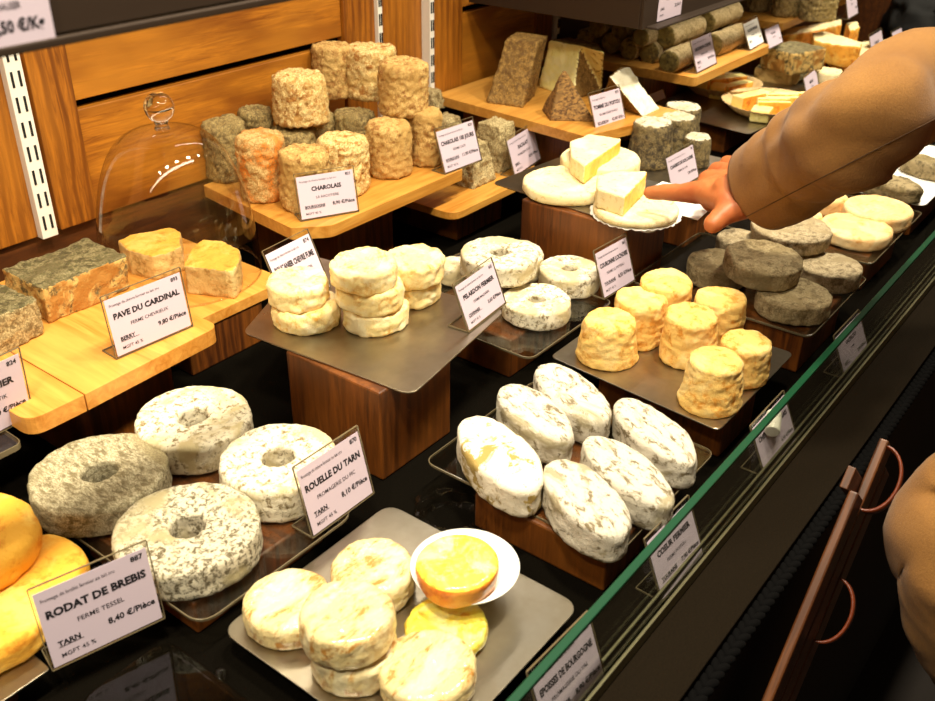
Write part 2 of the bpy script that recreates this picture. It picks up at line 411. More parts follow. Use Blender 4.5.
trim(xs[8], xs[8]+.06, .13, 1.5, M['pine_v'], 0)
trim(xs[8]+.062, 5.2, .13, 1.5, M['dkwood'], .008)
def shelf_rail(px, py, w, z0, label):
    x = wx(px, py)[0]; e = empty('shelf_rail', (x, WY, z0), label, 'shelf rail', 'slotted white shelf rails on the wood wall')
    bm = box_bm(-w/2, w/2, -.008, .0135, 0, 1.5-z0, .001); ch = link('channel', bm, M['rail'], e, smooth=False)
    bm = bmesh.new(); z = .012
    while z < .75:
        for s in (-1, 1): box_bm(s*w*.22-.0015, s*w*.22+.0015, -.0088, -.0078, z, z+.019, 0, bm)
        z += .031
    link('slots', bm, M['slot'], ch, smooth=False)
shelf_rail(28, 147, .0225, wx(44, 237)[1], 'white slotted metal shelf rail at far left, beside the glass dome')
shelf_rail(377, 20, .011, .13, 'slim white slotted rail rising behind the tallest drum cheeses')
shelf_rail(429, 40, .012, .13, 'slim white slotted rail beside the post left of the hard cheese shelf')
shelf_rail(556, 15, .011, .13, 'slim white slotted rail behind the cut half tomme')
# glass front and ledge
struct('wall_right', 3.06, 3.08, .30, WY-.002, 0, .9, M['dkwood'], bev=0)
gp = empty('glass_guard', (0, .247, 0), 'low glass pane with green edge along the front of the counter', 'glass pane')
bm = box_bm(-.6, 5.2, 0, .0065, .012, .1, 0); pn = link('pane', bm, M['pane'], gp, smooth=False)
bm = box_bm(-.6, 5.2, -.0004, .0069, .1, .1045, .0008); o = link('polished_edge', bm, M['gedge'], pn, smooth=False); o['label'] = 'green polished top edge'
bm = box_bm(-.6, 5.2, -.004, -.0008, 0, .014, .0006); box_bm(-.6, 5.2, .0075, .0105, 0, .014, .0006, bm)
link('bottom_channel', bm, M['metalrail'], gp, smooth=False)
gp2 = empty('glass_divider', (1.42, .262, 0), 'upright green-edged glass panel standing behind the front pane', 'glass pane')
struct('counter_ledge', -.6, 5.2, .19, .251, -.03, -.001, M['ledge'], bev=.001)
gp2.location = (1.637, .262, 0)
bm = box_bm(-.003, .003, 0, .038, 0, .15, 0); pn = link('pane', bm, M['pane'], gp2, smooth=False)
bm = box_bm(-.0033, .0033, -.001, 0, 0, .15, 0); link('polished_edge', bm, M['gedge'], pn, smooth=False)
br = bmesh.new()
for k in range(230):
    x = .2+k*.011
    for s in (0, 1):
        g = bmesh.ops.create_uvsphere(br, u_segments=8, v_segments=6, radius=1)['verts']
        for v in g:
            q = Vector((v.co.x*.0095, v.co.y*.0045, v.co.z*.0045)); a = .5 if s else -.5
            v.co = Vector((x+q.x*math.cos(a)-q.y*math.sin(a), q.x*math.sin(a)+q.y*math.cos(a)+(.003 if s else -.003), q.z))
o = link('braided_trim', br, M['braid'], None, (0, .183, -.012)); tag(o, 'black braided trim running along the outer edge of the dark ledge', 'braid')
# crates hanging on the counter front
def crate(label):
    e = empty('wooden_crate', (.815, .160, -.125), label, 'crate'); e.rotation_euler = (0, -R(48), 0)
    for k, (z, L) in enumerate(((.052, .30), (.0, .44), (-.055, .40))):
        link('side_board', box_bm(-L/2, L/2, -.005, .005, z-.022, z+.022, .002), M['crate'], e, (0, 0, 0), smooth=False)
    for x in (-.16, .16): link('batten', box_bm(x-.012, x+.012, .0055, .014, -.08, .08, .001), M['crate'], e, smooth=False)
    for cx_, cz in ((.175, .03), (.03, -.02)):
        bm = bmesh.new(); pv = None
        for j in range(17):
            a = math.pi*j/16; c = Vector((cx_-.035*math.cos(a), -.006-.024*math.sin(a), cz))
            cur = [bm.verts.new(c+Vector((dx, dy, dz))) for dx, dy, dz in ((0, 0, -.009), (0, 0, .009), (-.002*math.cos(a), -.003, .009), (-.002*math.cos(a), -.003, -.009))]
            if pv:
                for q in range(4): bm.faces.new((pv[q], pv[(q+1) % 4], cur[(q+1) % 4], cur[q]))
            pv = cur
        o = link('leather_handle', bm, M['leather'], e); o['label'] = 'brown leather loop handle'
crate('leaning slatted wooden crate with leather handles, below the dark ledge beside the coat')
# ------------------------------------------------------------------ supports
def block(x0, x1, y0, y1, h, label, z0=0):
    o = box('wooden_block', x0, x1, y0, y1, z0, h, M['block'], bev=.0025)
    return tag(o, label, 'wooden block', 'stained wooden riser blocks')
def tray(name, corners, z, th, rad, mat, label, cat, lip=0, rim=False):
    pts = rounded_poly([(x, y) for x, y in corners], rad)
    cx = sum(p.x for p in pts)/len(pts); cy = sum(p.y for p in pts)/len(pts)
    loc = [(p.x-cx, p.y-cy) for p in pts]
    if lip or rim:
        e = empty(name, (cx, cy, z), label, cat)
        sh = link('sheet', plate_bm(loc, 0, th, .0006), mat, e, smooth=False)
        bm = bmesh.new(); k = len(loc); rows = []
        rr = lip if lip else .0007
        V = [Vector((p[0], p[1], 0)) for p in loc]; c = Vector((0, 0, 0))
        for a in range(k):
            tn = (V[(a+1) % k]-V[a-1]).normalized(); nn = Vector((tn.y, -tn.x, 0))
            rows.append([bm.verts.new(V[a]+nn*dx+Vector((0, 0, dz))) for dx, dz in ((-rr*.2, 0), (rr, 0), (rr, th), (-rr*.2, th+rr*.3))])
        for a in range(k):
            A, B = rows[a], rows[(a+1) % k]
            for q in range(4): bm.faces.new((A[q], A[(q+1) % 4], B[(q+1) % 4], B[q]))
        o = link('rim', bm, M['aedge'] if rim else mat, sh, smooth=False)
        return e
    o = link(name, plate_bm(loc, 0, th, .0006), mat, None, (cx, cy, z), smooth=False)
    return tag(o, label, cat)
Q = lambda x0, x1, y0, y1: [(x0, y0), (x1, y0), (x1, y1), (x0, y1)]
# ring tray
block(.345, .50, .557, .72, .037, 'low dark wooden block under the clear tray of big ring cheeses')
tray('acrylic_tray', Q(.332, .520, .530, .80), .037, .0025, .02, M['acrylic'], 'clear acrylic tray under the four big ring cheeses', 'tray', rim=True)
Z1 = .0395
# pave board (two halves) + block
cb = tray('wooden_board', [(.36, .812), (.4225, .812), (.4225, 1.12), (.36, 1.12)], .09, .02, [.02, .001, .001, .01], M['board'], 'narrow honey wood board half, left of the groove, under the grey block cheese', 'board')
cb = tray('wooden_board', [(.424, .812), (.604, .820), (.604, 1.12), (.424, 1.12)], .09, .02, [.001, .016, .01, .001], M['board'], 'wide honey wood board half carrying the mottled block cheese and its price card', 'board')
block(.425, .55, .845, 1.05, .09, 'dark wooden block under the honey board with the grey block cheeses')
# dome stand
block(.619, .741, .907, 1.10, .059, 'dark wooden block under the glass cheese dome')
tray('wooden_board', Q(.606, .785, .905, 1.14), .0595, .015, .01, M['board'], 'honey wood board under the glass cheese dome', 'board')
ZD = .0745
# charolais board
block(.92, 1.04, .94, 1.12, .112, 'tall wooden block under the shelf of drum cheeses')
tray('wooden_board', [(.822, .93), (.862, .893), (1.155, .893), (1.155, 1.15), (.852, 1.15)], .112, .018, [.006, .03, .004, .004, .004], M['boardx'], 'long honey wood board carrying the pile of drum cheeses', 'board')
ZC = .13
# small pyramids block
block(1.162, 1.287, .91, 1.07, .062, 'wooden block under the truncated pyramid cheeses')
tray('wooden_board', Q(1.105, 1.37, .872, 1.12), .0625, .012, .025, M['boardx'], 'rounded wood board under the truncated pyramid cheeses', 'board')
ZP = .0745
# centre tray
block(.609, .726, .576, .715, .1125, 'wooden block under the steel tray of creamy stacked cheeses, centre of the picture')
tray('steel_tray', [(.624, .546), (.835, .580), (.80, .872), (.605, .780)], .113, .002, .016, M['steel'], 'square steel tray under the creamy stacked cheeses in the centre', 'tray')
ZT = .115
# lochoise
block(.866, 1.0, .592, .74, .055, 'low wooden block under the pile of small ring cheeses')
tray('acrylic_tray', Q(.84, 1.035, .545, .80), .0555, .0025, .015, M['acrylic'], 'clear acrylic tray under the pile of small ring cheeses', 'tray', rim=True)
ZL = .0580
# brie stand
block(1.103, 1.222, .570, .745, .132, 'tall wooden block under the brie wheels by the pointing hand')
tray('steel_tray', [(1.105, .535), (1.285, .545), (1.29, .80), (1.125, .815)], .1325, .002, .012, M['steel'], 'steel tray under the brie wheels by the pointing hand', 'tray')
ZB = .1345
bpy.data.objects['wooden_block.006'] if 'wooden_block.006' in bpy.data.objects else None
# charcoal drum stand
block(1.372, 1.49, .604, .78, .08, 'wooden block behind the hand, under the charcoal drum cheeses')
tray('steel_tray', Q(1.375, 1.60, .592, .80), .0802, .002, .012, M['steel'], 'steel tray under the charcoal drum cheeses behind the hand', 'tray')
ZK = .0822
# cones
block(.875, .965, .31, .47, .056, 'wooden block under the tray of golden cone cheeses')
tray('steel_tray', [(.842, .303), (1.053, .303), (1.05, .53), (.86, .53)], .0562, .002, .01, M['steel'], 'rectangular steel tray under the seven golden cone cheeses', 'tray')
ZN = .0582
# ash discs
block(1.107, 1.25, .311, .48, .055, 'wooden block under the clear tray of ash grey disc cheeses')
tray('acrylic_tray', Q(1.105, 1.325, .302, .56), .0552, .0025, .014, M['acrylic'], 'clear acrylic tray under the ash grey disc cheeses', 'tray', rim=True)
ZA = .0577
# peach ovals
block(1.40, 1.55, .325, .5, .055, 'wooden block under the peach coloured oval cheeses')
tray('acrylic_tray', Q(1.372, 1.63, .312, .56), .0552, .0025, .012, M['acrylic'], 'clear acrylic tray under the peach coloured oval cheeses', 'tray', rim=True)
# white ovals
block(.612, .755, .303, .455, .043, 'wooden block under the clear tray of six white oval cheeses')
tray('acrylic_tray', Q(.618, .822, .296, .525), .0432, .0025, .014, M['acrylic'], 'clear acrylic tray under the six white oval cheeses', 'tray', rim=True)
ZO = .0457
# bottom tray
block(.38, .52, .33, .48, .027, 'low wooden block under the steel tray of wrapped cheeses')
tray('steel_tray', Q(.344, .559, .297, .522), .0272, .002, .018, M['steel'], 'steel tray of wrapped cheeses nearest the viewer', 'tray')
ZW = .0292
# left orange cheeses tray
block(.09, .21, .615, .74, .028, 'wooden block at the lower left under the orange cheeses')
tray('steel_tray', Q(-.02, .232, .596, .82), .0282, .002, .004, M['steel'], 'steel tray under the orange cheeses at the lower left', 'tray')
ZF = .0302
# far left card stand tray
block(.24, .34, .87, 1.0, .083, 'dark wooden block at the far left under the small acrylic tray')
tray('acrylic_tray', Q(.20, .352, .815, 1.05), .0832, .006, .01, M['acrylic'], 'small clear tray at the left edge holding a price card', 'tray', rim=True)
# hard cheese shelf
block(1.42, 1.56, .86, 1.1, .132, 'wooden block under the hard cheese shelf')
tray('wooden_board', [(1.365, .80), (1.60, .735), (1.63, 1.15), (1.40, 1.15)], .1325, .0175, .012, M['boardx'], 'honey wood shelf carrying the cut hard cheeses', 'board')
ZH = .15
# log shelf
block(1.80, 2.10, .955, 1.10, .152, 'wooden block under the shelf of log cheeses')
tray('wooden_board', [(1.755, .795), (2.12, .795), (2.12, 1.15), (1.755, 1.15)], .1522, .0178, .01, M['boardx'], 'wood shelf carrying the stacked log cheeses', 'board')
ZG = .17
# basket tray
block(1.86, 2.20, .76, .90, .0578, 'long wooden block under the paper basket tray')
tray('steel_tray', [(1.83, .70), (2.23, .66), (2.28, .93), (1.86, .95)], .0582, .002, .012, M['steel'], 'steel tray under the fluted paper baskets of sliced cheese', 'tray')
ZV = .0602
# far shelves
block(2.45, 2.85, .93, 1.10, .152, 'wooden block under the farthest drum cheese shelf')
tray('wooden_board', Q(2.35, 3.0, .86, 1.15), .1522, .0178, .008, M['boardx'], 'farthest wood shelf carrying three grey drum cheeses', 'board')
block(2.27, 2.75, .70, .86, .0398, 'wide low wooden block under the orange bar cheeses')
tray('steel_tray', Q(2.24, 2.85, .64, .90), .0402, .002, .01, M['steel'], 'steel tray under the orange bar cheeses at the back', 'tray')
ZR = .0422
# ------------------------------------------------------------------ ring cheeses
def ring(x0, x1, yc, yb, zb, mat, hole, label, group, h=None, **k):
    c, r, hh = solve(x0, x1, yc, yb, zb, h=h)
    o = drumcheese('ring_cheese', c, r, hh, mat, hole=r*hole, **k); tag(o, label, 'cheese', group); return c, r, hh
gA = 'big ring cheeses on the clear tray'
ring(34, 169, 470, 536, Z1, C['ringdark'], .26, 'big grey ring cheese at the left of the clear tray', gA, rad=.006, step=.0022)
ring(138, 252, 415, 476, Z1, C['ring'], .26, 'big pale ring cheese at the back of the clear tray', gA, rad=.006, step=.0022)
ring(221, 338, 455, 524, Z1, C['ring'], .26, 'big whitish ring cheese behind the rouelle price card', gA, rad=.006, step=.0022)
ring(117, 261, 524, 601, Z1, C['ringspot'], .23, 'big black-speckled ring cheese at the front of the clear tray', gA, rad=.007, step=.0022)
gB = 'small ring cheeses in the pile'
cR, rR, hR = ring(480, 544, 243, 286, ZL, C['ring'], .22, 'small ring cheese at the back of the pile, mostly hidden by the top ring', gB, h=.032)
ring(438, 472, 263, 288, ZL, C['ring'], .3, 'small ring cheese with dark hole left of the pile, behind the creamy stack', gB, h=.028)
ring(502, 571, 298, 332, ZL, C['ring'], .24, 'small ring cheese at the front of the pile', gB)
ring(538, 600, 267, 300, ZL, C['ring'], .24, 'small ring cheese right of the pile, beside the couronne price card', gB)
cR, rR, hR = solve(480, 544, 243, 286, ZL, h=.032)
ring(460, 538, 251, 289, ZL+.0335, C['ring'], .26, 'small ring cheese on top of the pile', gB)
# ------------------------------------------------------------------ disc stacks in the centre
gC = 'creamy disc cheeses stacked on the centre tray'
def stack(items, zb, mat, gname, **k):
    """items bottom to top: (x0, x1, yb or None, h, label)"""
    z = zb; base = None
    for x0, x1, yb, h, lab in items:
        if yb is not None: c, r, hh = solve(x0, x1, 0, yb, z, h=h)
        else:
            w = x1-x0; c0 = base; dep = J((c0.x, c0.y, z))[2]; r = w*dep/(2*FPX); e = J((c0.x, c0.y, z+h/2))[0]-(x0+x1)/2
            c = Vector((c0.x, c0.y, z))-Vector((RT.x, RT.y, 0))*(e*dep/FPX)
        o = drumcheese(k.get('nm', 'disc_cheese'), c, r, h, mat, rad=.006, amp=.0020, freq=95, amp2=.0030, wr=.0026, wf=65, rz=random.uniform(0, 6), step=.0022, tilt=(random.uniform(-.03, .03), random.uniform(-.03, .03)))
        tag(o, lab, 'cheese', gname); base = c; z += h+.0006
    return z
stack([(272, 341, 337, .026, 'creamy disc cheese at the bottom of the left stack'), (267, 329, None, .028, 'creamy disc cheese on top of the left stack, nearest the smoked cheese card')], ZT, C['cream'], gC)
stack([(342, 410, 338, .0255, 'creamy disc cheese at the bottom of the stack of three'), (336, 404, None, .025, 'creamy disc cheese in the middle of the stack of three'), (330, 397, None, .025, 'creamy disc cheese on top of the stack of three')], ZT, C['cream'], gC)
stack([(384, 440, 311, .026, 'creamy disc cheese at the bottom of the right stack'), (381, 445, None, .028, 'creamy disc cheese on top of the right stack, nearest the pile of rings')], ZT, C['cream'], gC)
# ------------------------------------------------------------------ cones
gD = 'golden cone cheeses on the steel tray'
def cone(x0, x1, yc, yb, topw, lab):
    c, r, hh = solve(x0, x1, yc, yb, ZN); tp = topw/(x1-x0)
    o = drumcheese('cone_cheese', c, r, hh, C['cone'], top=tp, rad=.005, amp=.0012, freq=100, amp2=.002, wr=.0022, wf=75, step=.002, rz=random.uniform(0, 6)); tag(o, lab, 'cheese', gD)
cone(638, 690, 279, 340, 52, 'golden cone cheese at the back of the tray beside the couronne card')
cone(614, 664, 296, 352, 50, 'golden cone cheese second from the back on the left side of the tray')
cone(692, 743, 296, 351, 49, 'golden cone cheese at the back right, below the ash grey discs')
cone(577, 640, 318, 373, 51, 'golden cone cheese at the left corner of the tray')
cone(660, 719, 313, 372, 50, 'golden cone cheese in the middle of the tray')
cone(718, 770, 340, 391, 50, 'golden cone cheese at the right end of the tray, with a crumbled top edge')
cone(680, 746, 358, 419, 51, 'golden cone cheese at the front, nearest the green glass edge')
# ------------------------------------------------------------------ drum cheeses on the long board
gE = 'drum cheeses piled on the long board'
def drum(x0, x1, yc, yb, zb, mat, lab, h=None, g=gE, top=.95, tilt=(0, 0), **k):
    c, r, hh = solve(x0, x1, yc, yb, zb, h=h)
    o = drumcheese('drum_cheese', c, r, hh, mat, top=top, rad=.008, amp=.0026, freq=130, amp2=.0035, wr=.0018, wf=90, step=.0024, rz=random.uniform(0, 6), tilt=tilt, **k)
    tag(o, lab, 'cheese', g); return hh
drum(203, 248, 116, 184, ZC, C['charolais_g'], 'grey green drum cheese at the far left end of the pile, behind the dome', h=.088)
drum(240, 275, 100, 171, ZC, C['charolais_g'], 'small grey drum cheese touching the wall left of the top drum', h=.092)
drum(238, 287, 134, 205, ZC, C['charolais_o'], 'bright orange-streaked drum cheese at the front left of the pile')
drum(279, 331, 150, 215, ZC, C['charolais'], 'mottled drum cheese right behind the charolais price card')
drum(317, 369, 136, 199, ZC, C['charolais_w'], 'cream and brown drum cheese with caved top, front centre of the pile')
drum(367, 412, 122, 181, ZC, C['charolais'], 'speckled drum cheese standing at the front right of the pile')
drum(409, 442, 110, 169, ZC, C['charolais'], 'speckled drum cheese at the right end, beside the 100 day card')
drum(334, 377, 103, 164, ZC, C['charolais_g'], 'shaded olive drum cheese in the bottom row under the top three', h=.075)
drum(300, 336, 107, 165, ZC, C['charolais_g'], 'half hidden dark drum cheese in the bottom row behind the brightest drum', h=.075)
drum(272, 316, 128, 178, ZC, C['charolais_g'], 'dark drum cheese wedged under the brightest drum', h=.068)
drum(390, 420, 102, 156, ZC, C['charolais_g'], 'drum cheese in the bottom row beneath the top right drum', h=.072)
T2 = ZC+.078
drum(312, 353, 46, 101, T2, C['charolais'], 'drum cheese leaning on the wall at the back of the top row', h=.082)
drum(346, 398, 50, 103, T2, C['charolais_w'], 'orange-blotched drum cheese in the middle of the top row', h=.080)
drum(378, 429, 62, 120, T2, C['charolais'], 'rusty brown drum cheese at the right of the top row, by the slim rail')
drum(272, 327, 73, 130, T2-.004, C['charolais_w'], 'brightest cream drum cheese at the left of the top row', top=.93)
# truncated pyramids
gF = 'truncated pyramid cheeses'
def pyramid(fx, fy, zb, w, d, h, tp, lab, rz=0):
    b = P(fx, fy, zb); m = Matrix.Rotation(rz, 4, 'Z')
    base = [Vector((0, 0, 0)), Vector((w, 0, 0)), Vector((w, d, 0)), Vector((0, d, 0))]; c = Vector((w/2, d/2, 0))
    top = [c+(q-c)*tp+Vector((0, 0, h)) for q in base]
    base = [b+m@q for q in base]; top = [b+m@q for q in top]
    o = chunk('pyramid_cheese', base, top, C['pyramid'], amp=.0026, freq=120, wr=.0015, smooth=4); tag(o, lab, 'cheese', gF)
pyramid(474, 190, ZP, .066, .07, .068, .62, 'truncated pyramid cheese at the front, half behind the 100 day card')
pyramid(500, 174, ZP, .060, .065, .078, .72, 'tall truncated pyramid cheese standing between the two price cards')
pyramid(449, 160, ZP, .06, .06, .066, .65, 'truncated pyramid cheese at the back, peeking over the 100 day card')
pyramid(433, 112, ZP+.0665, .036, .036, .035, .8, 'small pyramid piece resting on the back pyramid, right of the drum pile')
# ------------------------------------------------------------------ brie group
gG = 'brie wheels and wedges'
def wheel(x0, x1, yc, yb, zb, lab, h=None, sx=1, sy=1):
    c, r, hh = solve(x0, x1, yc, yb, zb, h=h)
    o = drumcheese('brie_wheel', c, r, hh, C['brie'], rad=.005, amp=.0008, freq=70, amp2=.002, wr=.0012, wf=40, step=.0028, sx=sx, sy=sy); tag(o, lab, 'cheese', gG); return c, r, hh
wheel(560, 640, 160, 186, ZB, 'brie wheel at the back of the steel tray', h=.026)
c1, r1, h1 = wheel(522, 611, 180, 207, ZB, 'large brie wheel at the left end of the steel tray')
pp = P(636, 206, ZB); c2, r2, h2 = solve(593, 679, 205, 229, ZB+.0012)
bm = lathe_bm(resample([Vector(q) for q in ((0, 0), (.001, 0), (r2*1.07, 0), (r2*1.07, .0008), (.001, .0008), (0, .0008))], .006, False), 90)
for v in bm.verts:
    rr = math.hypot(v.co.x, v.co.y)
    if rr > r2*.95:
        a = math.atan2(v.co.y, v.co.x); v.co.z += .0022*max(0, math.sin(a*34)); v.co.x *= 1+.012*math.sin(a*17); v.co.y *= 1+.012*math.sin(a*17)
o = link('fluted_paper', bm, M['paperw'], None, Vector((c2.x, c2.y, ZB))); tag(o, 'fluted white paper under the brie wheel the finger points over', 'paper liner')
wheel(593, 679, 205, 229, ZB+.0034, 'brie wheel on fluted paper under the pointing finger')
def cutmat(pts_dir):
    def f(c, n): return 1 if any(n.dot(d) > .55 for d in pts_dir) else 0
    return f
# wedges: rind above/outer, paste on the two cut faces
def wedge(px, zt, zb, lab, cuts, g=gG, mats=None, **k):
    top = pxpoly(px, zt); ds = []
    for a, b in cuts:
        e = top[b]-top[a]; ds.append(Vector((e.y, -e.x, 0)).normalized())
    # make the cut normals point outwards
    c = sum(top, Vector())/len(top); ds = [d if d.dot((top[a]+top[b])/2-c) > 0 else -d for d, (a, b) in zip(ds, cuts)]
    o = chunk_px('cheese_wedge', px, zt, zb, mats or [C['brie'], C['briecut']], matfn=cutmat(ds), voxel=.0022, smooth=2, amp=.0007, amp2=.001, **k)
    return tag(o, lab, 'cheese', g)
wb = ZB+h1+.0012
wedge([(570, 141), (589, 134), (621, 138), (620, 142), (585, 166), (571, 156)], wb+.027, wb, 'brie half wedge resting on top of the left wheel, cut face to the right', [(3, 4)])
wb2 = ZB+.0034+h2+.0012
wedge([(597, 176), (614, 170), (647, 171), (646, 175), (625, 197), (597, 188)], wb2+.028, wb2, 'brie wedge touched by the pointing finger, cut face to the right', [(3, 4)])
bm = plate_bm([(-.05, -.06), (.05, -.05), (.055, .05), (-.045, .05)], 0, .0006, 0)
o = link('paper_sheet', bm, M['paperw'], None, P(688, 203, ZB+.0002)+Vector((.0, .02, 0)), smooth=False); tag(o, 'white paper sheet sticking out from under the brie behind the finger', 'paper sheet')
# ------------------------------------------------------------------ charcoal drums
gH = 'charcoal drum cheeses behind the hand'
def cdrum(x0, x1, yc, yb, lab, top=.8, h=None):
    c, r, hh = solve(x0, x1, yc, yb, ZK, h=h)
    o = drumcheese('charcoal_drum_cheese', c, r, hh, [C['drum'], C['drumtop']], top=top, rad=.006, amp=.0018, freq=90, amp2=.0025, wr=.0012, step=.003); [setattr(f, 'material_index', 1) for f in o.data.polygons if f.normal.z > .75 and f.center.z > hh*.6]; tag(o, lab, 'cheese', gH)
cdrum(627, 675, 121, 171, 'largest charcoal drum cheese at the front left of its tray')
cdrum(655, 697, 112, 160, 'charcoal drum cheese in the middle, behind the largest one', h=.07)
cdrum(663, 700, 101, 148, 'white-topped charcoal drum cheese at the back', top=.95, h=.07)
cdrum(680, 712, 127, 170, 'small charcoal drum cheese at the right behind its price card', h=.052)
# ------------------------------------------------------------------ oval cheeses on clear tray
gI = 'white oval cheeses on the clear tray'
def oval(p0, p1, w, yb, zb, mat, name, lab, g, ztop_guess=.038, amp=.0012, wr=.001, tilt=(0, 0), rad=.007):
    """p0,p1: measured ends of the long axis on the top face; w: width in pixels across"""
    h = ztop_guess; a, b = P(*p0, zb+h), P(*p1, zb+h); c = (a+b)/2; L = (b-a).length/2
    ang = math.atan2((b-a).y, (b-a).x); s = w*J(c)[2]/(2*FPX)
    o = drumcheese(name, Vector((c.x, c.y, zb)), 1*s, h, mat, sx=L/s, sy=1, rz=ang, rad=rad, amp=amp, freq=80, amp2=.0025, wr=wr, step=.0022, tilt=tilt); tag(o, lab, 'cheese', g)
oval((469, 413), (532, 488), 66, 0, ZO, C['ovaly'], 'oval_cheese', 'white oval cheese with bare tan patches at the left end of the tray', gI)
oval((504, 381), (567, 438), 54, 0, ZO, C['oval'], 'oval_cheese', 'white oval cheese second from the left in the back row', gI)
oval((543, 361), (604, 419), 54, 0, ZO, C['oval'], 'oval_cheese', 'white oval cheese farthest back, beside the cone tray', gI)
oval((553, 456), (622, 533), 66, 0, ZO, C['oval'], 'oval_cheese', 'white oval cheese at the front of the tray', gI)
oval((588, 433), (671, 503), 56, 0, ZO, C['oval'], 'oval_cheese', 'white oval cheese with a small yellow bare spot at its front end', gI)
oval((621, 395), (693, 461), 54, 0, ZO, C['oval'], 'oval_cheese', 'white oval cheese at the right end of the tray', gI)
# ------------------------------------------------------------------ ash discs
gJ = 'ash grey disc cheeses on the clear tray'
def adisc(x0, x1, yc, yb, zb, mat, lab, h=None, tilt=(0, 0), top=1.0, k=1):
    c, r, hh = solve(x0, x1, yc, yb, zb, h=h)
    o = drumcheese('disc_cheese', c, r, hh, mat, top=top, rad=.004, amp=.0012, freq=90, amp2=.0018, wr=.0008, step=.0025, tilt=tilt); tag(o, lab, 'cheese', gJ)
adisc(716, 758, 232, 262, ZA, C['ashtop'], 'ash grey disc cheese at the back left, under the cuff', h=.028)
adisc(798, 859, 264, 294, ZA, C['ashtop'], 'ash grey disc cheese at the right end, beside the peach ovals')
adisc(687, 747, 260, 292, ZA, C['ash'], 'dark ash disc cheese at the left, next to the golden cones')
adisc(756, 830, 292, 326, ZA, C['ash'], 'dark ash disc cheese at the front corner of the clear tray')
adisc(753, 828, 228, 256, ZA+.031, C['ashtop'], 'ash grey disc cheese on top, just below the coat cuff', top=1.06, h=.024)
adisc(724, 801, 260, 289, ZA+.031, C['ash'], 'dark ash disc cheese with crossed lines lying on top in the middle', h=.026, tilt=(.06, -.05))
# ------------------------------------------------------------------ peach ovals and beyond
gK = 'peach coloured oval cheeses'
def pdisc(x0, x1, yc, yb, lab, mat='peach', h=None, g=gK):
    c, r, hh = solve(x0, x1, yc, yb, ZA, h=h)
    o = drumcheese('oval_cheese', c, r, hh, C[mat], rad=.007, amp=.001, freq=60, amp2=.002, wr=.0008, step=.003); tag(o, lab, 'cheese', g)
pdisc(820, 890, 225, 251, 'peach oval cheese at the front, nearest the glass')
pdisc(843, 910, 206, 234, 'peach oval cheese at the right, next to the grey wrinkled cheese')
pdisc(790, 822, 212, 232, 'small peach cheese left of the front peach oval, touching the ash disc', h=.024)
pdisc(812, 846, 195, 218, 'peach cheese at the back, under the sleeve', h=.03)
block(1.66, 1.95, .33, .48, .06, 'wooden block under the wrinkled grey cheeses by the glass')
bl = pxpoly([(840, 190), (890, 212), (936, 182), (936, 150), (900, 150)], .062)
tray('white_paper_tray', [(1.645, .315), (1.985, .315), (1.985, .52), (1.645, .52)], .0602, .0015, .02, M['paperw'], 'white paper tray under the wrinkled grey cheeses by the glass', 'tray')
for (p0, p1, w, lab) in (((858, 168), (922, 188), 34, 'wrinkled grey oval cheese on white paper beside the peach ovals'), ((905, 152), (948, 166), 26, 'second wrinkled grey cheese on white paper, at the right edge')):
    oval(p0, p1, w, 0, .062, C['leafgrey'], 'oval_cheese', lab, 'wrinkled grey cheeses on white paper', .03, amp=.002, wr=.002)
# ------------------------------------------------------------------ wrapped cheeses, nearest tray
gL = 'film wrapped cheeses on the nearest tray'
def wdisc(x0, x1, yc, yb, zb, mat, lab, h=None, name='wrapped_cheese'):
    c, r, hh = solve(x0, x1, yc, yb, zb, h=h)
    o = drumcheese(name, c, r, hh, C[mat], rad=.008, amp=.0010, freq=110, amp2=.0022, wr=.0014, wf=120, step=.002); tag(o, lab, 'cheese', gL); return c, r, hh
wdisc(243, 334, 597, 653, ZW, 'wrap', 'film wrapped pale cheese at the left corner of the nearest tray')
wdisc(331, 416, 577, 622, ZW, 'wrap', 'film wrapped pale cheese at the back, left of the plate', h=.034)
cS, rS, hS = wdisc(312, 399, 640, 701, ZW, 'wrap', 'film wrapped cheese at the bottom of the stack of two', h=.030)
o = drumcheese('wrapped_cheese', Vector((cS.x-.002, cS.y+.004, ZW+.0315)), rS*1.06, .032, C['wrap'], rad=.008, amp=.0010, freq=110, amp2=.0022, wr=.0014, wf=120, step=.002); tag(o, 'film wrapped cheese on top of the stack of two', 'cheese', gL)
wdisc(377, 476, 662, 726, ZW, 'wrap', 'film wrapped cheese at the bottom edge of the picture, nearest of all')
wdisc(405, 490, 622, 668, ZW, 'wrapy', 'bright yellow cheese half in film, in front of the plate')
wdisc(428, 500, 556, 598, ZW, 'wrap', 'film wrapped cheese hidden under the white plate', h=.026)
pc = P(465, 566, ZW+.0335)
prof = [Vector(q) for q in ((0, 0), (.022, 0), (.03, .002), (.0475, .0065), (.0478, .0075), (.03, .0035), (.022, .0018), (0, .0018))]
o = link('white_plate', lathe_bm(resample(prof, .003, False), 96), M['porcelain'], None, Vector((pc.x, pc.y, ZW+.0275))); tag(o, 'small round white plate holding a halved orange cheese', 'plate')
pl = Vector((pc.x, pc.y, ZW+.0275+.002)); q = P(457, 560, ZW+.055)
bm = lathe_bm(resample(profile_pts([(0, 0), (.034, 0), (.0365, .024), (0, .024)], [0, .006, .008, 0], .002), .002, False), 100)
displace(bm, .0006, 70, 55, .002, 25, .0008, 90)
bm.normal_update()
for f in bm.faces: f.material_index = 1 if f.normal.z < .55 else 0
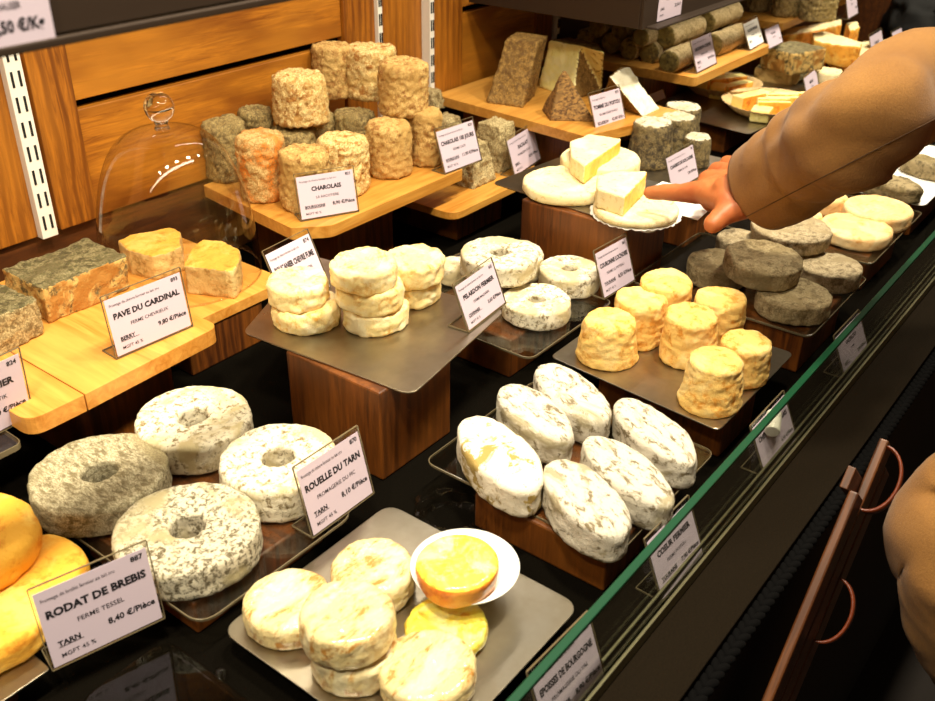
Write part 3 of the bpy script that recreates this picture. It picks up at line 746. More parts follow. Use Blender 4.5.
o = link('wrapped_cheese', bm, [C['wrapy'], C['wrapo']], None, Vector((q.x, q.y, pl.z+.001))); tag(o, 'yellow topped cheese with orange side, wrapped in film on the white plate', 'cheese', gL)
bm = lathe_bm(resample([Vector(v) for v in ((.030, 0), (.036, .004), (.033, .012), (.038, .020), (.034, .026))], .003, False), 90)
displace(bm, .004, 60, 9, .003, 60, floor=False)
q = P(452, 528, .012)
o = link('plastic_film', bm, M['acrylic'], None, Vector((q.x+.012, q.y+.01, .002)), (0, 0, 0)); tag(o, 'crumpled clear film pot on the black cloth behind the white plate', 'plastic film')
# ------------------------------------------------------------------ orange cheeses lower left
gM = 'orange cheeses at the lower left'
def odisc(x0, x1, yc, yb, zb, lab, h=None, tilt=(0, 0), hole=0):
    c, r, hh = solve(x0, x1, yc, yb, zb, h=h)
    o = drumcheese('orange_cheese', c, r, hh, C['orange'], rad=.011, amp=.001, freq=60, amp2=.003, wr=.002, wf=45, step=.0022, tilt=tilt, hole=r*hole); tag(o, lab, 'cheese', gM); return c, r, hh
odisc(-70, 50, 624, 676, ZF, 'orange ring cheese at the bottom of the pile, front left corner', h=.033)
odisc(-10, 86, 566, 618, ZF+.0, 'flat orange cheese in the pile just behind the rodat price card', h=.030)
odisc(-90, 33, 530, 595, ZF+.034, 'thick orange cheese on top of the pile at the left edge', h=.036, tilt=(.08, .1))
# lid bottom left
e = empty('lidded_tray', P(150, 700, 0)+Vector((0, 0, .0)), 'small clear lidded tray on the black cloth at the bottom edge', 'tray')
pts = rounded_poly([(-.045, -.10), (.045, -.10), (.045, .035), (-.045, .035)], .018)
link('clear_lid', plate_bm([(p.x, p.y) for p in pts], 0, .012, .002), M['acrylic'], e, smooth=False)
q = P(201, 697, .006)-e.location
bm = bmesh.new(); bmesh.ops.create_uvsphere(bm, u_segments=20, v_segments=12, radius=.006); link('knob', bm, M['acrylic'], e, (.05, -.03, .006))
# ------------------------------------------------------------------ blocks on the pave board
gN = 'grey block cheeses on the honey board'
ZQ = .11
def topside(c, n): return 0 if n.z > .55 else 1
def blockcheese(fl, frr, depth, h, lab, mats, zb=ZQ, g=gN):
    a, b = P(*fl, zb), P(*frr, zb); u = (b-a).normalized(); w = Vector((-u.y, u.x, 0)); d = w*depth
    base = [a, b, b+d, a+d]; top = [p+Vector((0, 0, h)) for p in base]
    o = chunk('block_cheese', base, top, mats, matfn=topside, amp=.0022, freq=80, smooth=6, voxel=.0028, amp2=.003, wr=.001); return tag(o, lab, 'cheese', g)
blockcheese((50, 324), (133, 289), .085, .045, 'grey-topped block cheese with mottled orange side and a white stripe, behind its price card', [C['bluerind'], C['blueside']])
blockcheese((-58, 384), (48, 334), .08, .045, 'grey block cheese at the left edge of the picture', [C['bluerind'], C['pyramid']])
# white stripe of the mottled block
# ------------------------------------------------------------------ dome and wedges
dc = P(184, 274, ZD); e = empty('glass_dome', (dc.x, dc.y, ZD), 'clear glass bell dome with a ball knob over two golden cheese wedges', 'glass dome')
RD = .1045
prof = []
HD = .202
for j in range(41):
    a = (math.pi/2)*j/40; rr = RD*math.cos(a)**.60; zz = HD*math.sin(a)**1.02
    prof.append(Vector((rr if j < 40 else 0, zz)))
prof = [Vector((RD*.985, 0))]+[Vector((p.x, p.y+.0)) for p in prof[1:]]
bm = lathe_bm(resample(prof, .003, False), 110)
link('glass_bell', bm, M['dome'], e)
bm = bmesh.new(); bmesh.ops.create_uvsphere(bm, u_segments=40, v_segments=24, radius=.0185)
o = link('knob', bm, M['crystal'], e, (0, 0, HD+.0262)); o['label'] = 'solid glass ball knob'
bm = lathe_bm([Vector(q) for q in ((0, 0), (.010, 0), (.0085, .003), (.0075, .006), (.009, .0095), (0, .0095))], 40)
link('knob_collar', bm, M['crystal'], e, (0, 0, HD-.001))
bm = lathe_bm([Vector((RD*.985+.0014*math.cos(a), .0016+.0014*math.sin(a))) for a in [2*math.pi*j/10 for j in range(10)]], 110, True)
link('base_rim', bm, M['dome'], e)
gO = 'golden wedges under the dome'
wm = [C['wedge'], C['wedgeside']]
def wtop(c, n): return 0 if n.z > .5 else 1
zt = ZD+.036
for px, lab in (([(118, 240), (130, 234), (170, 227), (180, 231), (181, 246), (168, 252), (152, 256), (128, 250)], 'golden cheese wedge at the left inside the dome, point to the left'),
                ([(183, 266), (190, 249), (203, 240), (222, 240), (240, 250), (239, 262), (232, 271), (205, 268)], 'golden cheese wedge at the right inside the dome, with a cleft top')):
    z2 = zt+(.004 if px[0][0] > 150 else 0)
    o = chunk_px('cheese_wedge', px, z2, ZD, wm, matfn=wtop, voxel=.0022, smooth=5, amp=.001, amp2=.002, wr=.001); tag(o, lab, 'cheese', gO)
# ------------------------------------------------------------------ hard cheeses
gP = 'cut hard cheeses on the shelf'
def hull(name, bpx, zb, tpx, zt, mats, lab, matfn=None, **k):
    o = chunk(name, pxpoly(bpx, zb), pxpoly(tpx, zt), mats, matfn=matfn, voxel=.003, smooth=3, **k); return tag(o, lab, 'cheese', gP)
hull('cheese_slab', [(486, 103), (522, 108), (535, 96), (500, 90)], ZH, [(506, 38), (539, 42), (548, 36), (516, 32)], ZH+.108, C['tomme'], 'brown rinded slab of hard cheese standing on end at the left of the shelf', amp=.0018)
vdir = -FW.copy(); leftn = Vector((-1, -.25, 0)).normalized()
hull('half_cheese', [(538, 87), (573, 100), (602, 92), (592, 80), (560, 74)], ZH, [(549, 40), (580, 46), (605, 53), (598, 44), (570, 37)], ZH+.09, [C['tomme'], C['paste']],
     'large half tomme with a pale yellow cut face turned left', matfn=lambda c, n: 1 if n.x < -.72 else 0, amp=.0012)
hull('cheese_wedge', [(541, 110), (550, 121), (596, 122), (585, 108)], ZH, [(561, 72), (564, 72), (567, 71), (564, 70)], ZH+.075, C['tommestripe'], 'dark brown striped triangular wedge of hard cheese pointing up', amp=.0008, amp2=.001)
hull('cheese_wedge', [(600, 100), (643, 117), (661, 109), (622, 96)], ZH, [(609, 76), (618, 71), (629, 66), (620, 66)], ZH+.068, [C['tomme'], C['pastew']],
     'hard cheese wedge with a bright white cut face, right of the tomme card', matfn=lambda c, n: 1 if (n.y < -.3 and n.x > -.5) else 0, amp=.0008, amp2=.001)
# ------------------------------------------------------------------ log cheeses
gQ = 'log cheeses stacked on the wood shelf'
def logc(px, py, z, rpx, L, lab, rz=0):
    c = P(px, py, z); r = rpx*J(c)[2]/FPX; SEED[0] += 1
    prof = resample(profile_pts([(0, 0), (r, 0), (r*.97, L), (0, L)], [0, .006, .007, 0], .004), .004, False)
    bm = lathe_bm(prof, 48); displace(bm, .0014, 90, SEED[0], .003, 22, .001, floor=False)
    bm.normal_update()
    for f in bm.faces: f.material_index = 1 if f.normal.z < -.6 and f.calc_center_median().z < .01 else 0
    bmesh.ops.rotate(bm, verts=bm.verts, cent=(0, 0, 0), matrix=Matrix.Rotation(math.pi/2, 3, 'Y'))
    o = link('log_cheese', bm, [C['log'], C['logend']], None, c, (0, 0, rz)); return tag(o, lab, 'cheese', gQ)
zl = ZG+.0195; zu = ZG+.052
logc(584, 38, zl+.004, 9, .13, 'log cheese end farthest left in the bottom row, in the shade')
logc(610, 44, zl+.002, 10, .14, 'log cheese end second from the left in the bottom row')
logc(628, 50, zl, 10.5, .14, 'log cheese end in the middle of the bottom row')
logc(649, 53, zl, 11.5, .15, 'log cheese end right of the middle in the bottom row')
logc(668, 62, zl, 11.5, .15, 'frontmost log cheese in the bottom row, behind the saucisson card')
logc(712, 46, zl, 11.5, .15, 'second frontmost log cheese farther along the shelf, behind the bluish card')
logc(596, 27, zu, 10, .14, 'log cheese end at the far left of the top row')
logc(619, 30, zu, 9.5, .14, 'log cheese end second in the top row')
logc(640, 38, zu, 9.5, .2, 'log cheese in the top row with its pale back running up to the bronze box')
logc(665, 37, zu, 11.5, .145, 'large log cheese in the top row with a round dark end')
logc(704, 22, zu+.003, 11.5, .15, 'large log cheese behind the round-ended one, farther right in the top row')
# ------------------------------------------------------------------ far drums
gR = 'grey drum cheeses on the farthest shelf'
for x0, x1, yb, lab in ((742, 773, 13, 'grey drum cheese at the left on the farthest shelf'), (774, 801, 18, 'grey drum cheese in the middle on the farthest shelf'), (802, 838, 23, 'grey drum cheese at the right on the farthest shelf')):
    drum(x0, x1, 0, yb, ZG, C['charolais_g'], lab, h=.09, g=gR)
# ------------------------------------------------------------------ paper baskets with slices
def basket(px, py, rpx, label, n, seed):
    c = P(px, py, ZV); r = rpx*J(c)[2]/FPX; N = 160; bm = bmesh.new(); rows = []
    for k, (fr_, z) in enumerate(((.0, .0006), (.45, .0006), (.72, .001), (.80, .007), (.92, .017), (1.0, .024), (1.02, .0245))):
        if fr_ == 0: rows.append([bm.verts.new((0, 0, z))]); continue
        row = []
        for j in range(N):
            a = 2*math.pi*j/N; w = (.0016*math.sin(a*40)) if fr_ > .75 else 0; q = r*fr_+w
            row.append(bm.verts.new((math.cos(a)*q, math.sin(a)*q, z)))
        rows.append(row)
    for a in range(len(rows)-1):
        A, B = rows[a], rows[a+1]
        for j in range(N):
            j2 = (j+1) % N
            if len(A) == 1: bm.faces.new((A[0], B[j], B[j2]))
            else: bm.faces.new((A[j], A[j2], B[j2], B[j]))
    me = bpy.data.meshes.new('paper_basket')
    o = link('paper_basket', bm, M['basketpaper'], None, c); s = o.modifiers.new('solid', 'SOLIDIFY'); s.thickness = .0005; s.offset = 1
    tag(o, label, 'basket', 'fluted paper baskets'); return c, r
def slice_(c, dx, dy, dz, rz, L, W, H, lab, tilt=0, g='cheese slices in the paper baskets'):
    bm = box_bm(-L/2, L/2, -W/2, W/2, 0, H, 0); bm = remeshed(bm, .003, True, 2); SEED[0] += 1; displace(bm, .0006, 80, SEED[0], .001)
    bm.normal_update()
    for f in bm.faces: f.material_index = 1 if abs(f.normal.y) > .7 and f.calc_center_median().y < 0 else 0
    o = link('cheese_slice', bm, [C['paste'], C['washed']], None, c+Vector((dx, dy, dz)), (tilt, 0, rz)); tag(o, lab, 'cheese', g)
c, r = basket(721, 92, 38, 'fluted paper basket of cheese wedges, left of the pair', 5, 1)
hz = .0016
slice_(c, -.045, -.012, hz, .3, .05, .034, .026, 'short pale cheese piece at the left rim of the left basket')
slice_(c, -.01, .03, hz, .1, .075, .026, .03, 'pale cheese stick at the back of the left basket')
slice_(c, .012, -.002, hz, -.5, .10, .028, .032, 'long pale cheese stick in the middle of the left basket')
slice_(c, .02, .046, hz, -.35, .09, .02, .03, 'pale cheese stick leaning on the far rim of the left basket')
slice_(c, .0, -.035, hz, -.25, .085, .024, .024, 'pale cheese stick at the near side of the left basket')
c, r = basket(770, 112, 48, 'fluted paper basket of sliced cheese by the coat sleeve', 6, 2)
slice_(c, -.075, -.01, hz, .2, .04, .04, .026, 'rounded pale cheese piece at the left rim of the right basket')
for k, lab in enumerate(('first thin slice from the left in the right basket', 'second thin slice from the left in the right basket', 'third thin slice from the left in the right basket', 'fourth thin slice from the left in the right basket', 'fifth thin slice, nearest the sleeve, in the right basket')):
    slice_(c, -.04+k*.022, -.02+(k % 2)*.01, hz, -.9, .07, .015, .034, lab)
slice_(c, .0, .045, hz, -.3, .09, .03, .03, 'pale cheese stick at the back of the right basket')
# ------------------------------------------------------------------ blue blocks and bars, back right
gS = 'grey block cheeses at the back right'
block(2.125, 2.30, .955, 1.10, .058, 'wooden block under the grey block cheeses at the back right')
hb = .0602
def far_block(fl, frr, depth, h, zb, lab, mats, g=gS):
    a, b = P(*fl, zb), P(*frr, zb); u = (b-a).normalized(); w = Vector((-u.y, u.x, 0))*depth
    base = [a, b, b+w, a+w]; o = chunk('block_cheese', base, [p+Vector((0, 0, h)) for p in base], mats, matfn=topside, voxel=.004, smooth=4, amp=.002); tag(o, lab, 'cheese', g)
far_block((752, 84), (790, 90), .07, .04, ZV-.01, 'low grey block cheese half hidden by the right basket', [C['bluerind'], C['wedgeside']])
far_block((790, 84), (818, 76), .06, .04, ZV-.01, 'dark grey block cheese under the square one, at the right', [C['bluerind'], C['bluerind']])
far_block((759, 67), (790, 76), .11, .05, ZV+.032, 'square grey block cheese on top of the others at the back right', [C['bluerind'], C['blueside']])
for px in ((),): pass
gT = 'orange washed rind bars at the back'
def bar(px, zt, zb, lab, **k):
    o = chunk_px('bar_cheese', px, zt, zb, [C['brie'], C['washed']], matfn=lambda c, n: 0 if n.z > .6 else 1, voxel=.0045, smooth=4, amp=.0015, **k); tag(o, lab, 'cheese', gT)
bar([(806, 45), (822, 40), (838, 52), (826, 60), (806, 54)], ZR+.035, ZR, 'orange bar cheese end between the grey block and the lower bar')
bar([(829, 56), (860, 54), (862, 60), (846, 67), (829, 64)], ZR+.035, ZR, 'orange bar cheese at the front of the bottom layer')
bar([(857, 42), (872, 40), (876, 48), (868, 58), (858, 54)], ZR+.04, ZR, 'orange bar cheese standing behind the tall card')
bar([(781, 28), (812, 24), (842, 18), (842, 24), (812, 31), (783, 35)], ZR+.09, ZR+.042, 'long orange bar cheese lying on top at the left')
bar([(846, 22), (858, 21), (860, 27), (850, 30)], ZR+.105, ZR+.04, 'orange bar cheese end rising at the back of the pile')
bar([(812, 32), (826, 31), (862, 42), (860, 47), (840, 45), (814, 40)], ZR+.092, ZR+.042, 'long orange bar cheese on top crossing the pile')
bar([(878, 40), (892, 38), (898, 44), (890, 52), (880, 50)], ZR+.03, ZR, 'round orange cheese at the right between the two small cards')
q = P(826, 82, ZV); o = drumcheese('disc_cheese', Vector((q.x, q.y, ZV)), .032, .028, C['brie'], rad=.006, step=.003); tag(o, 'small pale cheese behind the little cards above the sleeve', 'cheese')
block(2.10, 2.235, .60, .69, .058, 'low wooden block behind the coat sleeve under the little pale cheese')
# dark bag and back right
bm = bmesh.new(); bmesh.ops.create_icosphere(bm, subdivisions=4, radius=1)
for v in bm.verts:
    v.co = Vector((v.co.x*.16, v.co.y*.10, (v.co.z+1)*.11*(1 if v.co.z < .3 else .9)))+v.co.normalized()*.03*noise.noise(v.co*2.2)
for v in bm.verts: v.co.z = max(0, v.co.z)
q = P(925, 62, .002)
e_ = link('black_bag', bm, M['blackcloth'], None, Vector((q.x+.12, q.y+.05, 0))); tag(e_, 'crumpled black bag at the far right end of the counter', 'bag')
# ------------------------------------------------------------------ hanging shelf panels
q = P(0, 57, .52); sy = q.y
e = empty('hanging_shelf', (.1, sy, .52), 'dark bronze shelf crossing the top left corner of the picture', 'shelf')
link('front_panel', box_bm(-.8, .56, .002, .008, .0055, .07, .001), M['shelfmetal'], e, smooth=False)
link('bottom_lip', box_bm(-.8, .56, -.003, .0018, 0, .005, .001), M['shelfmetal'], e, smooth=False)
link('shelf_board', box_bm(-.8, .56, .0085, .035, .0, .006, .001), M['shelfmetal'], e, smooth=False)
q = P(642, 30, .3)
e = empty('hanging_display_box', (q.x, q.y, .3), 'bronze metal display box hanging over the log cheeses, top right', 'display box')
link('front_panel', box_bm(0, 1.3, 0, .006, .0, .20, .001), M['shelfmetal'], e, smooth=False)
link('end_panel', box_bm(0, .006, .0065, WY-q.y-.005, .0, .20, .001), M['shelfmetal'], e, smooth=False)
link('bottom_lip', box_bm(.012, 1.3, -.022, -.0005, .0, .004, .0015), M['shelfmetal'], e, smooth=False)
link('base_panel', box_bm(.007, 1.3, .0065, WY-q.y-.005, .0, .006, .001), M['shelfmetal'], e, smooth=False)
# ------------------------------------------------------------------ price cards
FONT = bpy.data.fonts.load('<builtin>') if '<builtin>' in bpy.data.fonts else None
def text_mesh(bm, s, x, y, size, align='LEFT', bold=0.0, z=.0004, width=None):
    cu = bpy.data.curves.new('t', 'FONT'); cu.body = s; cu.size = size; cu.align_x = align; cu.offset = bold*size; cu.resolution_u = 2
    o = bpy.data.objects.new('t', cu); COL.objects.link(o); dg = bpy.context.evaluated_depsgraph_get(); dg.update()
    me = bpy.data.meshes.new_from_object(o.evaluated_get(dg)); bpy.data.objects.remove(o)
    if len(me.vertices):
        xs_ = [v.co.x for v in me.vertices]; w = max(xs_)-min(xs_); k = 1.0
        if width and w > width: k = width/w
        for v in me.vertices: v.co = Vector((x+v.co.x*k, y+v.co.y, z))
        bm.from_mesh(me)
    bpy.data.meshes.remove(me); bpy.data.curves.remove(cu)
def card(bl, brr, tl, z, title, lines, label, W=None, wscale=1.0, paper='paper', hfix=None, noname=False, foot=1, up_=None):
    """bl,brr: measured bottom corners on the surface at height z; tl: measured top-left corner"""
    A, B = P(*bl, z), P(*brr, z); w = (B-A).length; u = (B-A).normalized(); nrm = Vector((u.y, -u.x, 0))
    # solve height and backward lean so the top-left corner matches
    best = None
    for lean in [x*.02 for x in range(-5, 32)]:
        up = (Vector((0, 0, 1))*math.cos(lean)-nrm*math.sin(lean))
        for k in range(35, 105, 2):
            h = w*k/100 if hfix is None else hfix
            q = J(A+up*h); d = (q[0]-tl[0])**2+(q[1]-tl[1])**2+(lean-.3)**2*8
            if best is None or d < best[0]: best = (d, lean, h)
    _, lean, h = best
    up = (Vector((0, 0, 1))*math.cos(lean)-nrm*math.sin(lean)); n = u.cross(up)
    m = Matrix((u, up, n)).transposed().to_4x4(); m.translation = A+Vector((0, 0, .0012))
    e = empty('price_card', A, label, 'price card', 'price cards in clear holders')
    e.matrix_world = m
    t_ = .0012
    ho = link('holder', box_bm(0, w, 0, h, -t_*1.2, -.0003, 0), M['holder'], e, smooth=False)
    bm = bmesh.new(); T = .0007   # bright polished edges of the acrylic
    box_bm(-T, 0, 0, h, -t_*1.2, .0003, 0, bm); box_bm(w, w+T, 0, h, -t_*1.2, .0003, 0, bm); box_bm(0, w, h, h+T, -t_*1.2, .0003, 0, bm); box_bm(0, w, -T, 0, -t_*1.2, .0003, 0, bm)
    link('holder_edge', bm, M['aedge'], ho, smooth=False)
    if foot:
        # foot plate lies flat on the surface behind the card
        inv = m.inverted(); back = -nrm; D = min(.028, w*.35)
        bm = bmesh.new(); c0 = A+Vector((0, 0, .0003)); pts = [c0, c0+u*w, c0+u*w+back*D, c0+back*D]
        vs = [bm.verts.new(inv@p) for p in pts]+[bm.verts.new(inv@(p+Vector((0, 0, .0012)))) for p in pts]
        for f in ((0, 1, 2, 3), (7, 6, 5, 4), (0, 4, 5, 1), (1, 5, 6, 2), (2, 6, 7, 3), (3, 7, 4, 0)): bm.faces.new([vs[k] for k in f])
        fo = link('foot', bm, M['acrylic'], e, smooth=False)
        bm = bmesh.new()
        for a, b in ((pts[1], pts[2]), (pts[2], pts[3]), (pts[3], pts[0])):
            dd = (b-a).normalized(); sd = Vector((-dd.y, dd.x, 0))*.0005; hh = Vector((0, 0, .0016))
            vs = [bm.verts.new(inv@p) for p in (a-sd, b-sd, b+sd, a+sd, a-sd+hh, b-sd+hh, b+sd+hh, a+sd+hh)]
            for f in ((0, 1, 2, 3), (7, 6, 5, 4), (0, 4, 5, 1), (1, 5, 6, 2), (2, 6, 7, 3), (3, 7, 4, 0)): bm.faces.new([vs[k] for k in f])
        link('foot_edge', bm, M['aedge'], fo, smooth=False)
    mg = w*.02
    pi_ = link('paper_insert', box_bm(mg, w-mg, mg, h-h*.07, -.0002, .0002, 0), M[paper], e, smooth=False)
    bm = bmesh.new(); s = h
    hd, num, sub, region, mg2, price = lines
    if hd: text_mesh(bm, hd, w*.06, h*.80, s*.062, width=w*.62)
    if num: text_mesh(bm, num, w*.94, h*.83, s*.085, 'RIGHT', .03)
    if title: text_mesh(bm, title, w*.5, h*.60, s*.125, 'CENTER', .045, width=w*.86)
    if sub: text_mesh(bm, sub, w*.5, h*.43, s*.078, 'CENTER', .006, width=w*.6)
    if region: text_mesh(bm, region, w*.1, h*.24, s*.085, 'LEFT', .035, width=w*.34); box_bm(w*.1, w*.1+min(w*.33, len(region)*s*.062), h*.225, h*.231, .0003, .0004, 0, bm)
    if mg2: text_mesh(bm, mg2, w*.1, h*.10, s*.072, 'LEFT', .006, width=w*.3)
    if price: text_mesh(bm, price, w*.95, h*.24, s*.10, 'RIGHT', .03, width=w*.42)
    link('printed_text', bm, M['ink'], pi_, smooth=False)
    return e
HD_ = 'Fromage de chèvre fermier au lait cru'
card((117, 360), (193, 327), (101, 299), ZQ, 'PAVE DU CARDINAL', (HD_, '893', 'FERME CHEVRIEUX', 'BERRY', 'MGFT 45 %', '9,80 €/Pièce'), 'price card for pavé du cardinal standing on the honey board')
card((301, 222), (359, 212), (294, 176), ZC, 'CHAROLAIS', (HD_, '821', 'LA RACOTIERE', 'BOURGOGNE', 'MGFT 45 %', '8,90 €/Pièce'), 'price card reading charolais at the front of the drum cheese board')
card((288, 313), (331, 288), (262, 252), ZT, 'BOUCANIER CHEVRE FUME', (HD_, '874', 'FROMAGERIE LE PETIT JARDIN', 'TARN', 'MGFT 45 %', '6,90 €/Pièce'), 'price card for smoked goat cheese behind the left creamy stack')
card((469, 333), (506, 304), (453, 286), ZT, 'PELARDON FERMIER', (HD_, '842', 'FERME MAZARIN', 'CEVENNES', 'MGFT 45 %', '3,60 €/Pièce'), 'price card for pélardon on the right corner of the centre tray')
card((313, 539), (374, 494), (293, 469), Z1+.001, 'ROUELLE DU TARN', (HD_, '870', 'FROMAGERIE DU PIC', 'TARN', 'MGFT 45 %', '8,10 €/Pièce'), 'price card for rouelle du tarn in front of the whitish ring cheese')
card((53, 672), (165, 619), (28, 592), ZF, 'RODAT DE BREBIS', ('Fromage de brebis fermier au lait cru', '887', 'FERME TESSEL', 'TARN', 'MGFT 45 %', '8,40 €/Pièce'), 'large blurred price card for rodat de brebis at the lower left')
card((445, 175), (482, 161), (434, 130), ZC, 'CHAROLAIS 100 JOURS', (HD_, '820', 'FERME OLFF', 'BOURGOGNE', 'MGFT 45 %', '11,90 €/Pièce'), 'price card for the 100 day charolais beside the right end drum')
card((515, 178), (541, 160), (506, 139), ZP, 'RACALAIT', (HD_, '838', 'FROMAGERIE DU LAC', 'BERRY', 'MGFT 45 %', '10,90 €/Pièce'), 'price card beside the tall truncated pyramid cheese')
card((597, 137), (627, 127), (588, 94), ZH-.015, 'TOMME DU POITOU', ('Fromage au lait cru', '855', 'FROMAGERIE SEVRET', 'BOURBON', 'MGFT 45 %', '42,00 €/Kg'), 'price card for tomme at the front of the hard cheese shelf')
card((651, 106), (666, 99), (643, 82), ZV, 'TOMME DE BREBIS', ('', '', 'PYRENEES', '', '', ''), 'shaded price card standing behind the white-faced wedge')
card((604, 300), (635, 281), (594, 252), ZL+.003, 'COURONNE LOCHOISE', (HD_, '861', 'FERME LE POTEAU', 'TOURAINE', 'MGFT 45 %', '8,50 €/Pièce'), 'price card for couronne lochoise between small rings and cones')
card((672, 194), (699, 178), (665, 157), ZK+.004, 'CHABRIS DE SOLOGNE', (HD_, '84', 'FERME DU LOIR', '', '', '7,90 €/Pièce'), 'price card behind the hand, in front of the charcoal drums')
card((697, 74), (717, 64), (690, 40), ZG, 'SAUCISSON CHEVRE', (HD_, '80', 'FERME DU LAC', 'BERRY', 'MGFT', '9,90 €/Pièce'), 'price card at the front of the log cheese shelf')
card((750, 51), (764, 43), (742, 23), ZG, 'BUCHE CENDREE', (HD_, '', 'FERME DU LAC', 'BERRY', '', '8,90 €'), 'bluish lit price card in front of the second log cheese', paper='paperw')
card((769, 50), (783, 43), (764, 29), ZV+.09, 'PAVE BLEU', ('', '', 'LAQUEUILLE', '', '', '8,90 €'), 'price card between the bluish card and the square grey block')
card((808, 104), (820, 93), (803, 78), ZR, 'FAISSELLE', ('', '', 'FERME', '', '', '6,90 €'), 'small price card between right paper basket and sleeve')
card((833, 93), (846, 84), (828, 76), ZR, 'BRIQUE', ('', '', 'FERME', '', '', '5,90 €'), 'small price card half hidden by the top of the sleeve')
card((873, 66), (885, 58), (869, 36), ZR, 'LIVAROT', ('', '', 'NORMANDIE', '', '', '9,90 €'), 'tall price card in front of the orange bars above the sleeve')
card((896, 53), (908, 46), (891, 32), ZR, 'MAROILLES', ('', '', 'THIERACHE', '', '', '8,90 €'), 'farthest right price card above the sleeve')
card((848, 20), (858, 14), (845, -8), ZG, 'SELLES', ('', '', 'BERRY', '', '', '8,90 €'), 'price card beside the farthest drum cheeses')
# ----- cards behind the glass
card((662, 603), (704, 556), (643, 550), .0, 'COEUR FERMIER', (HD_, '86', 'FERME POITOU', 'TOURAINE', 'MGFT', '7,90 €/Pièce'), 'price card behind the glass below the white oval cheeses', hfix=.066)
card((549, 748), (607, 683), (526, 678), .0, 'EPOISSES DE BOURGOGNE', (HD_, '90', 'FROMAGERIE DU VAL', 'COTE D OR', 'MGFT', '8,90 €/Pièce'), 'price card behind the glass at the bottom edge of the picture', hfix=.07)
e_clip = card((765, 478), (797, 440), (750, 425), .0, 'CHEVRE MACONNAIS', (HD_, '', 'FERME', '', '', '4,90 €/Pièce'), 'price card behind the glass below the golden cones, with a white clip', hfix=.062)
card((845, 380), (869, 352), (834, 338), .0, 'VALENCAY', (HD_, '', 'FERME', 'BERRY', '', '8,90 €/Pièce'), 'price card behind the glass below the ash grey discs', hfix=.06)
card((-62, 466), (34, 416), (-82, 395), .089, 'TOMME FERMIER', (HD_, '824', 'FERME DU CROTTIK', 'BERRY', 'MGFT 45 %', '7,40 €/Pièce'), 'price card cut off by the left edge of the picture')
bm = lathe_bm(resample(profile_pts([(0, 0), (.0085, 0), (.0085, .028), (0, .028)], [0, .002, .002, 0], .002), .002, False), 32)
bmesh.ops.rotate(bm, verts=bm.verts, cent=(0, 0, 0), matrix=Matrix.Rotation(math.pi/2, 3, 'Y'))
q = P(772, 432, .045)
o = link('card_clip', bm, M['white_plastic'], None, q, (0, -.25, .35)); tag(o, 'white plastic clip on the price card behind the glass', 'clip')
# shelf cards
def flat_card(px_r, py_b, y, w, h, name_, label, lines, title='', ys=.45, yp=.24):
    d = ray(px_r, py_b); q = CAM+d*(y/d.y); A = Vector((q.x-w, y-.0008, q.z))
    e = empty('price_card', A, label, 'price card', 'price cards fixed on the hanging shelf fronts')
    m = Matrix((Vector((1, 0, 0)), Vector((0, 0, 1)), Vector((0, -1, 0)))).transposed().to_4x4(); m.translation = A; e.matrix_world = m
    pi_ = link('paper_insert', box_bm(0, w, 0, h, 0, .0004, 0), M['paper'], e, smooth=False)
    bm = bmesh.new(); hd, num, sub, region, mg2, price = lines
    if title: text_mesh(bm, title, w*.5, h*.62, h*.12, 'CENTER', .03, z=.0006, width=w*.86)
    text_mesh(bm, sub, w*.5, h*ys, h*.08, 'CENTER', .01, z=.0006, width=w*.6)
    if region and ys > .3: text_mesh(bm, region, w*.1, h*.24, h*.09, 'LEFT', .03, z=.0006, width=w*.3)
    if mg2: text_mesh(bm, mg2, w*.1, h*.1, h*.07, 'LEFT', .006, z=.0006)
    text_mesh(bm, price, w*.94, h*yp, h*(.1 if yp > .2 else .14), 'RIGHT', .035, z=.0006, width=w*.42)
    link('printed_text', bm, M['ink'], pi_, smooth=False)
flat_card(55, 39, sy-.0, .085, .062, '', 'blurred price card on the dark shelf front at the top left corner', ('', '', 'FROMAGERIE SCHMIDHAUSER', 'SUISSE', '', '43,50 €/Kg'), '', .32, .13)
q = P(642, 30, .3)
flat_card(680, 14, q.y, .088, .07, '', 'price card on the front of the bronze display box at the top', ('', '', 'FROMAGERIE', 'JURA', 'MGFT', '22,90 €'), 'COMTE')
# ------------------------------------------------------------------ the person
def rcone(bm, a, b, ra, rb, seg=20):
    """closed rounded cone from a to b"""
    ax = b-a; L = ax.length; z = ax.normalized(); x = z.orthogonal().normalized(); y = z.cross(x); rows = []
    st = [(-ra*math.cos(t), ra*math.sin(t)) for t in [math.pi/2*j/5 for j in range(6)]]
    st += [(L+rb*math.sin(t), rb*math.cos(t)) for t in [math.pi/2*j/5 for j in range(6)]]
    for s, r in st:
        if r < 1e-5: rows.append([bm.verts.new(a+z*s)]); continue
        rows.append([bm.verts.new(a+z*s+(x*math.cos(2*math.pi*i/seg)+y*math.sin(2*math.pi*i/seg))*r) for i in range(seg)])
    for A, B in zip(rows, rows[1:]):
        for i in range(seg):
            i2 = (i+1) % seg
            if len(A) == 1: bm.faces.new((A[0], B[i], B[i2]))
            elif len(B) == 1: bm.faces.new((A[i], A[i2], B[0]))
            else: bm.faces.new((A[i], A[i2], B[i2], B[i]))
def chain(bm, pts, rads):
    for (a, b), (ra, rb) in zip(zip(pts, pts[1:]), zip(rads, rads[1:])): rcone(bm, Vector(a), Vector(b), ra, rb)
pe = empty('person', (1.28, -.16, -.95), 'person in a camel wool coat leaning over the glass and pointing at the brie', 'person')
bm = bmesh.new()
tip = P(650, 193, .182); k1 = P(664, 192, .187); k2 = P(681, 193, .193); kn = P(703, 192, .202)
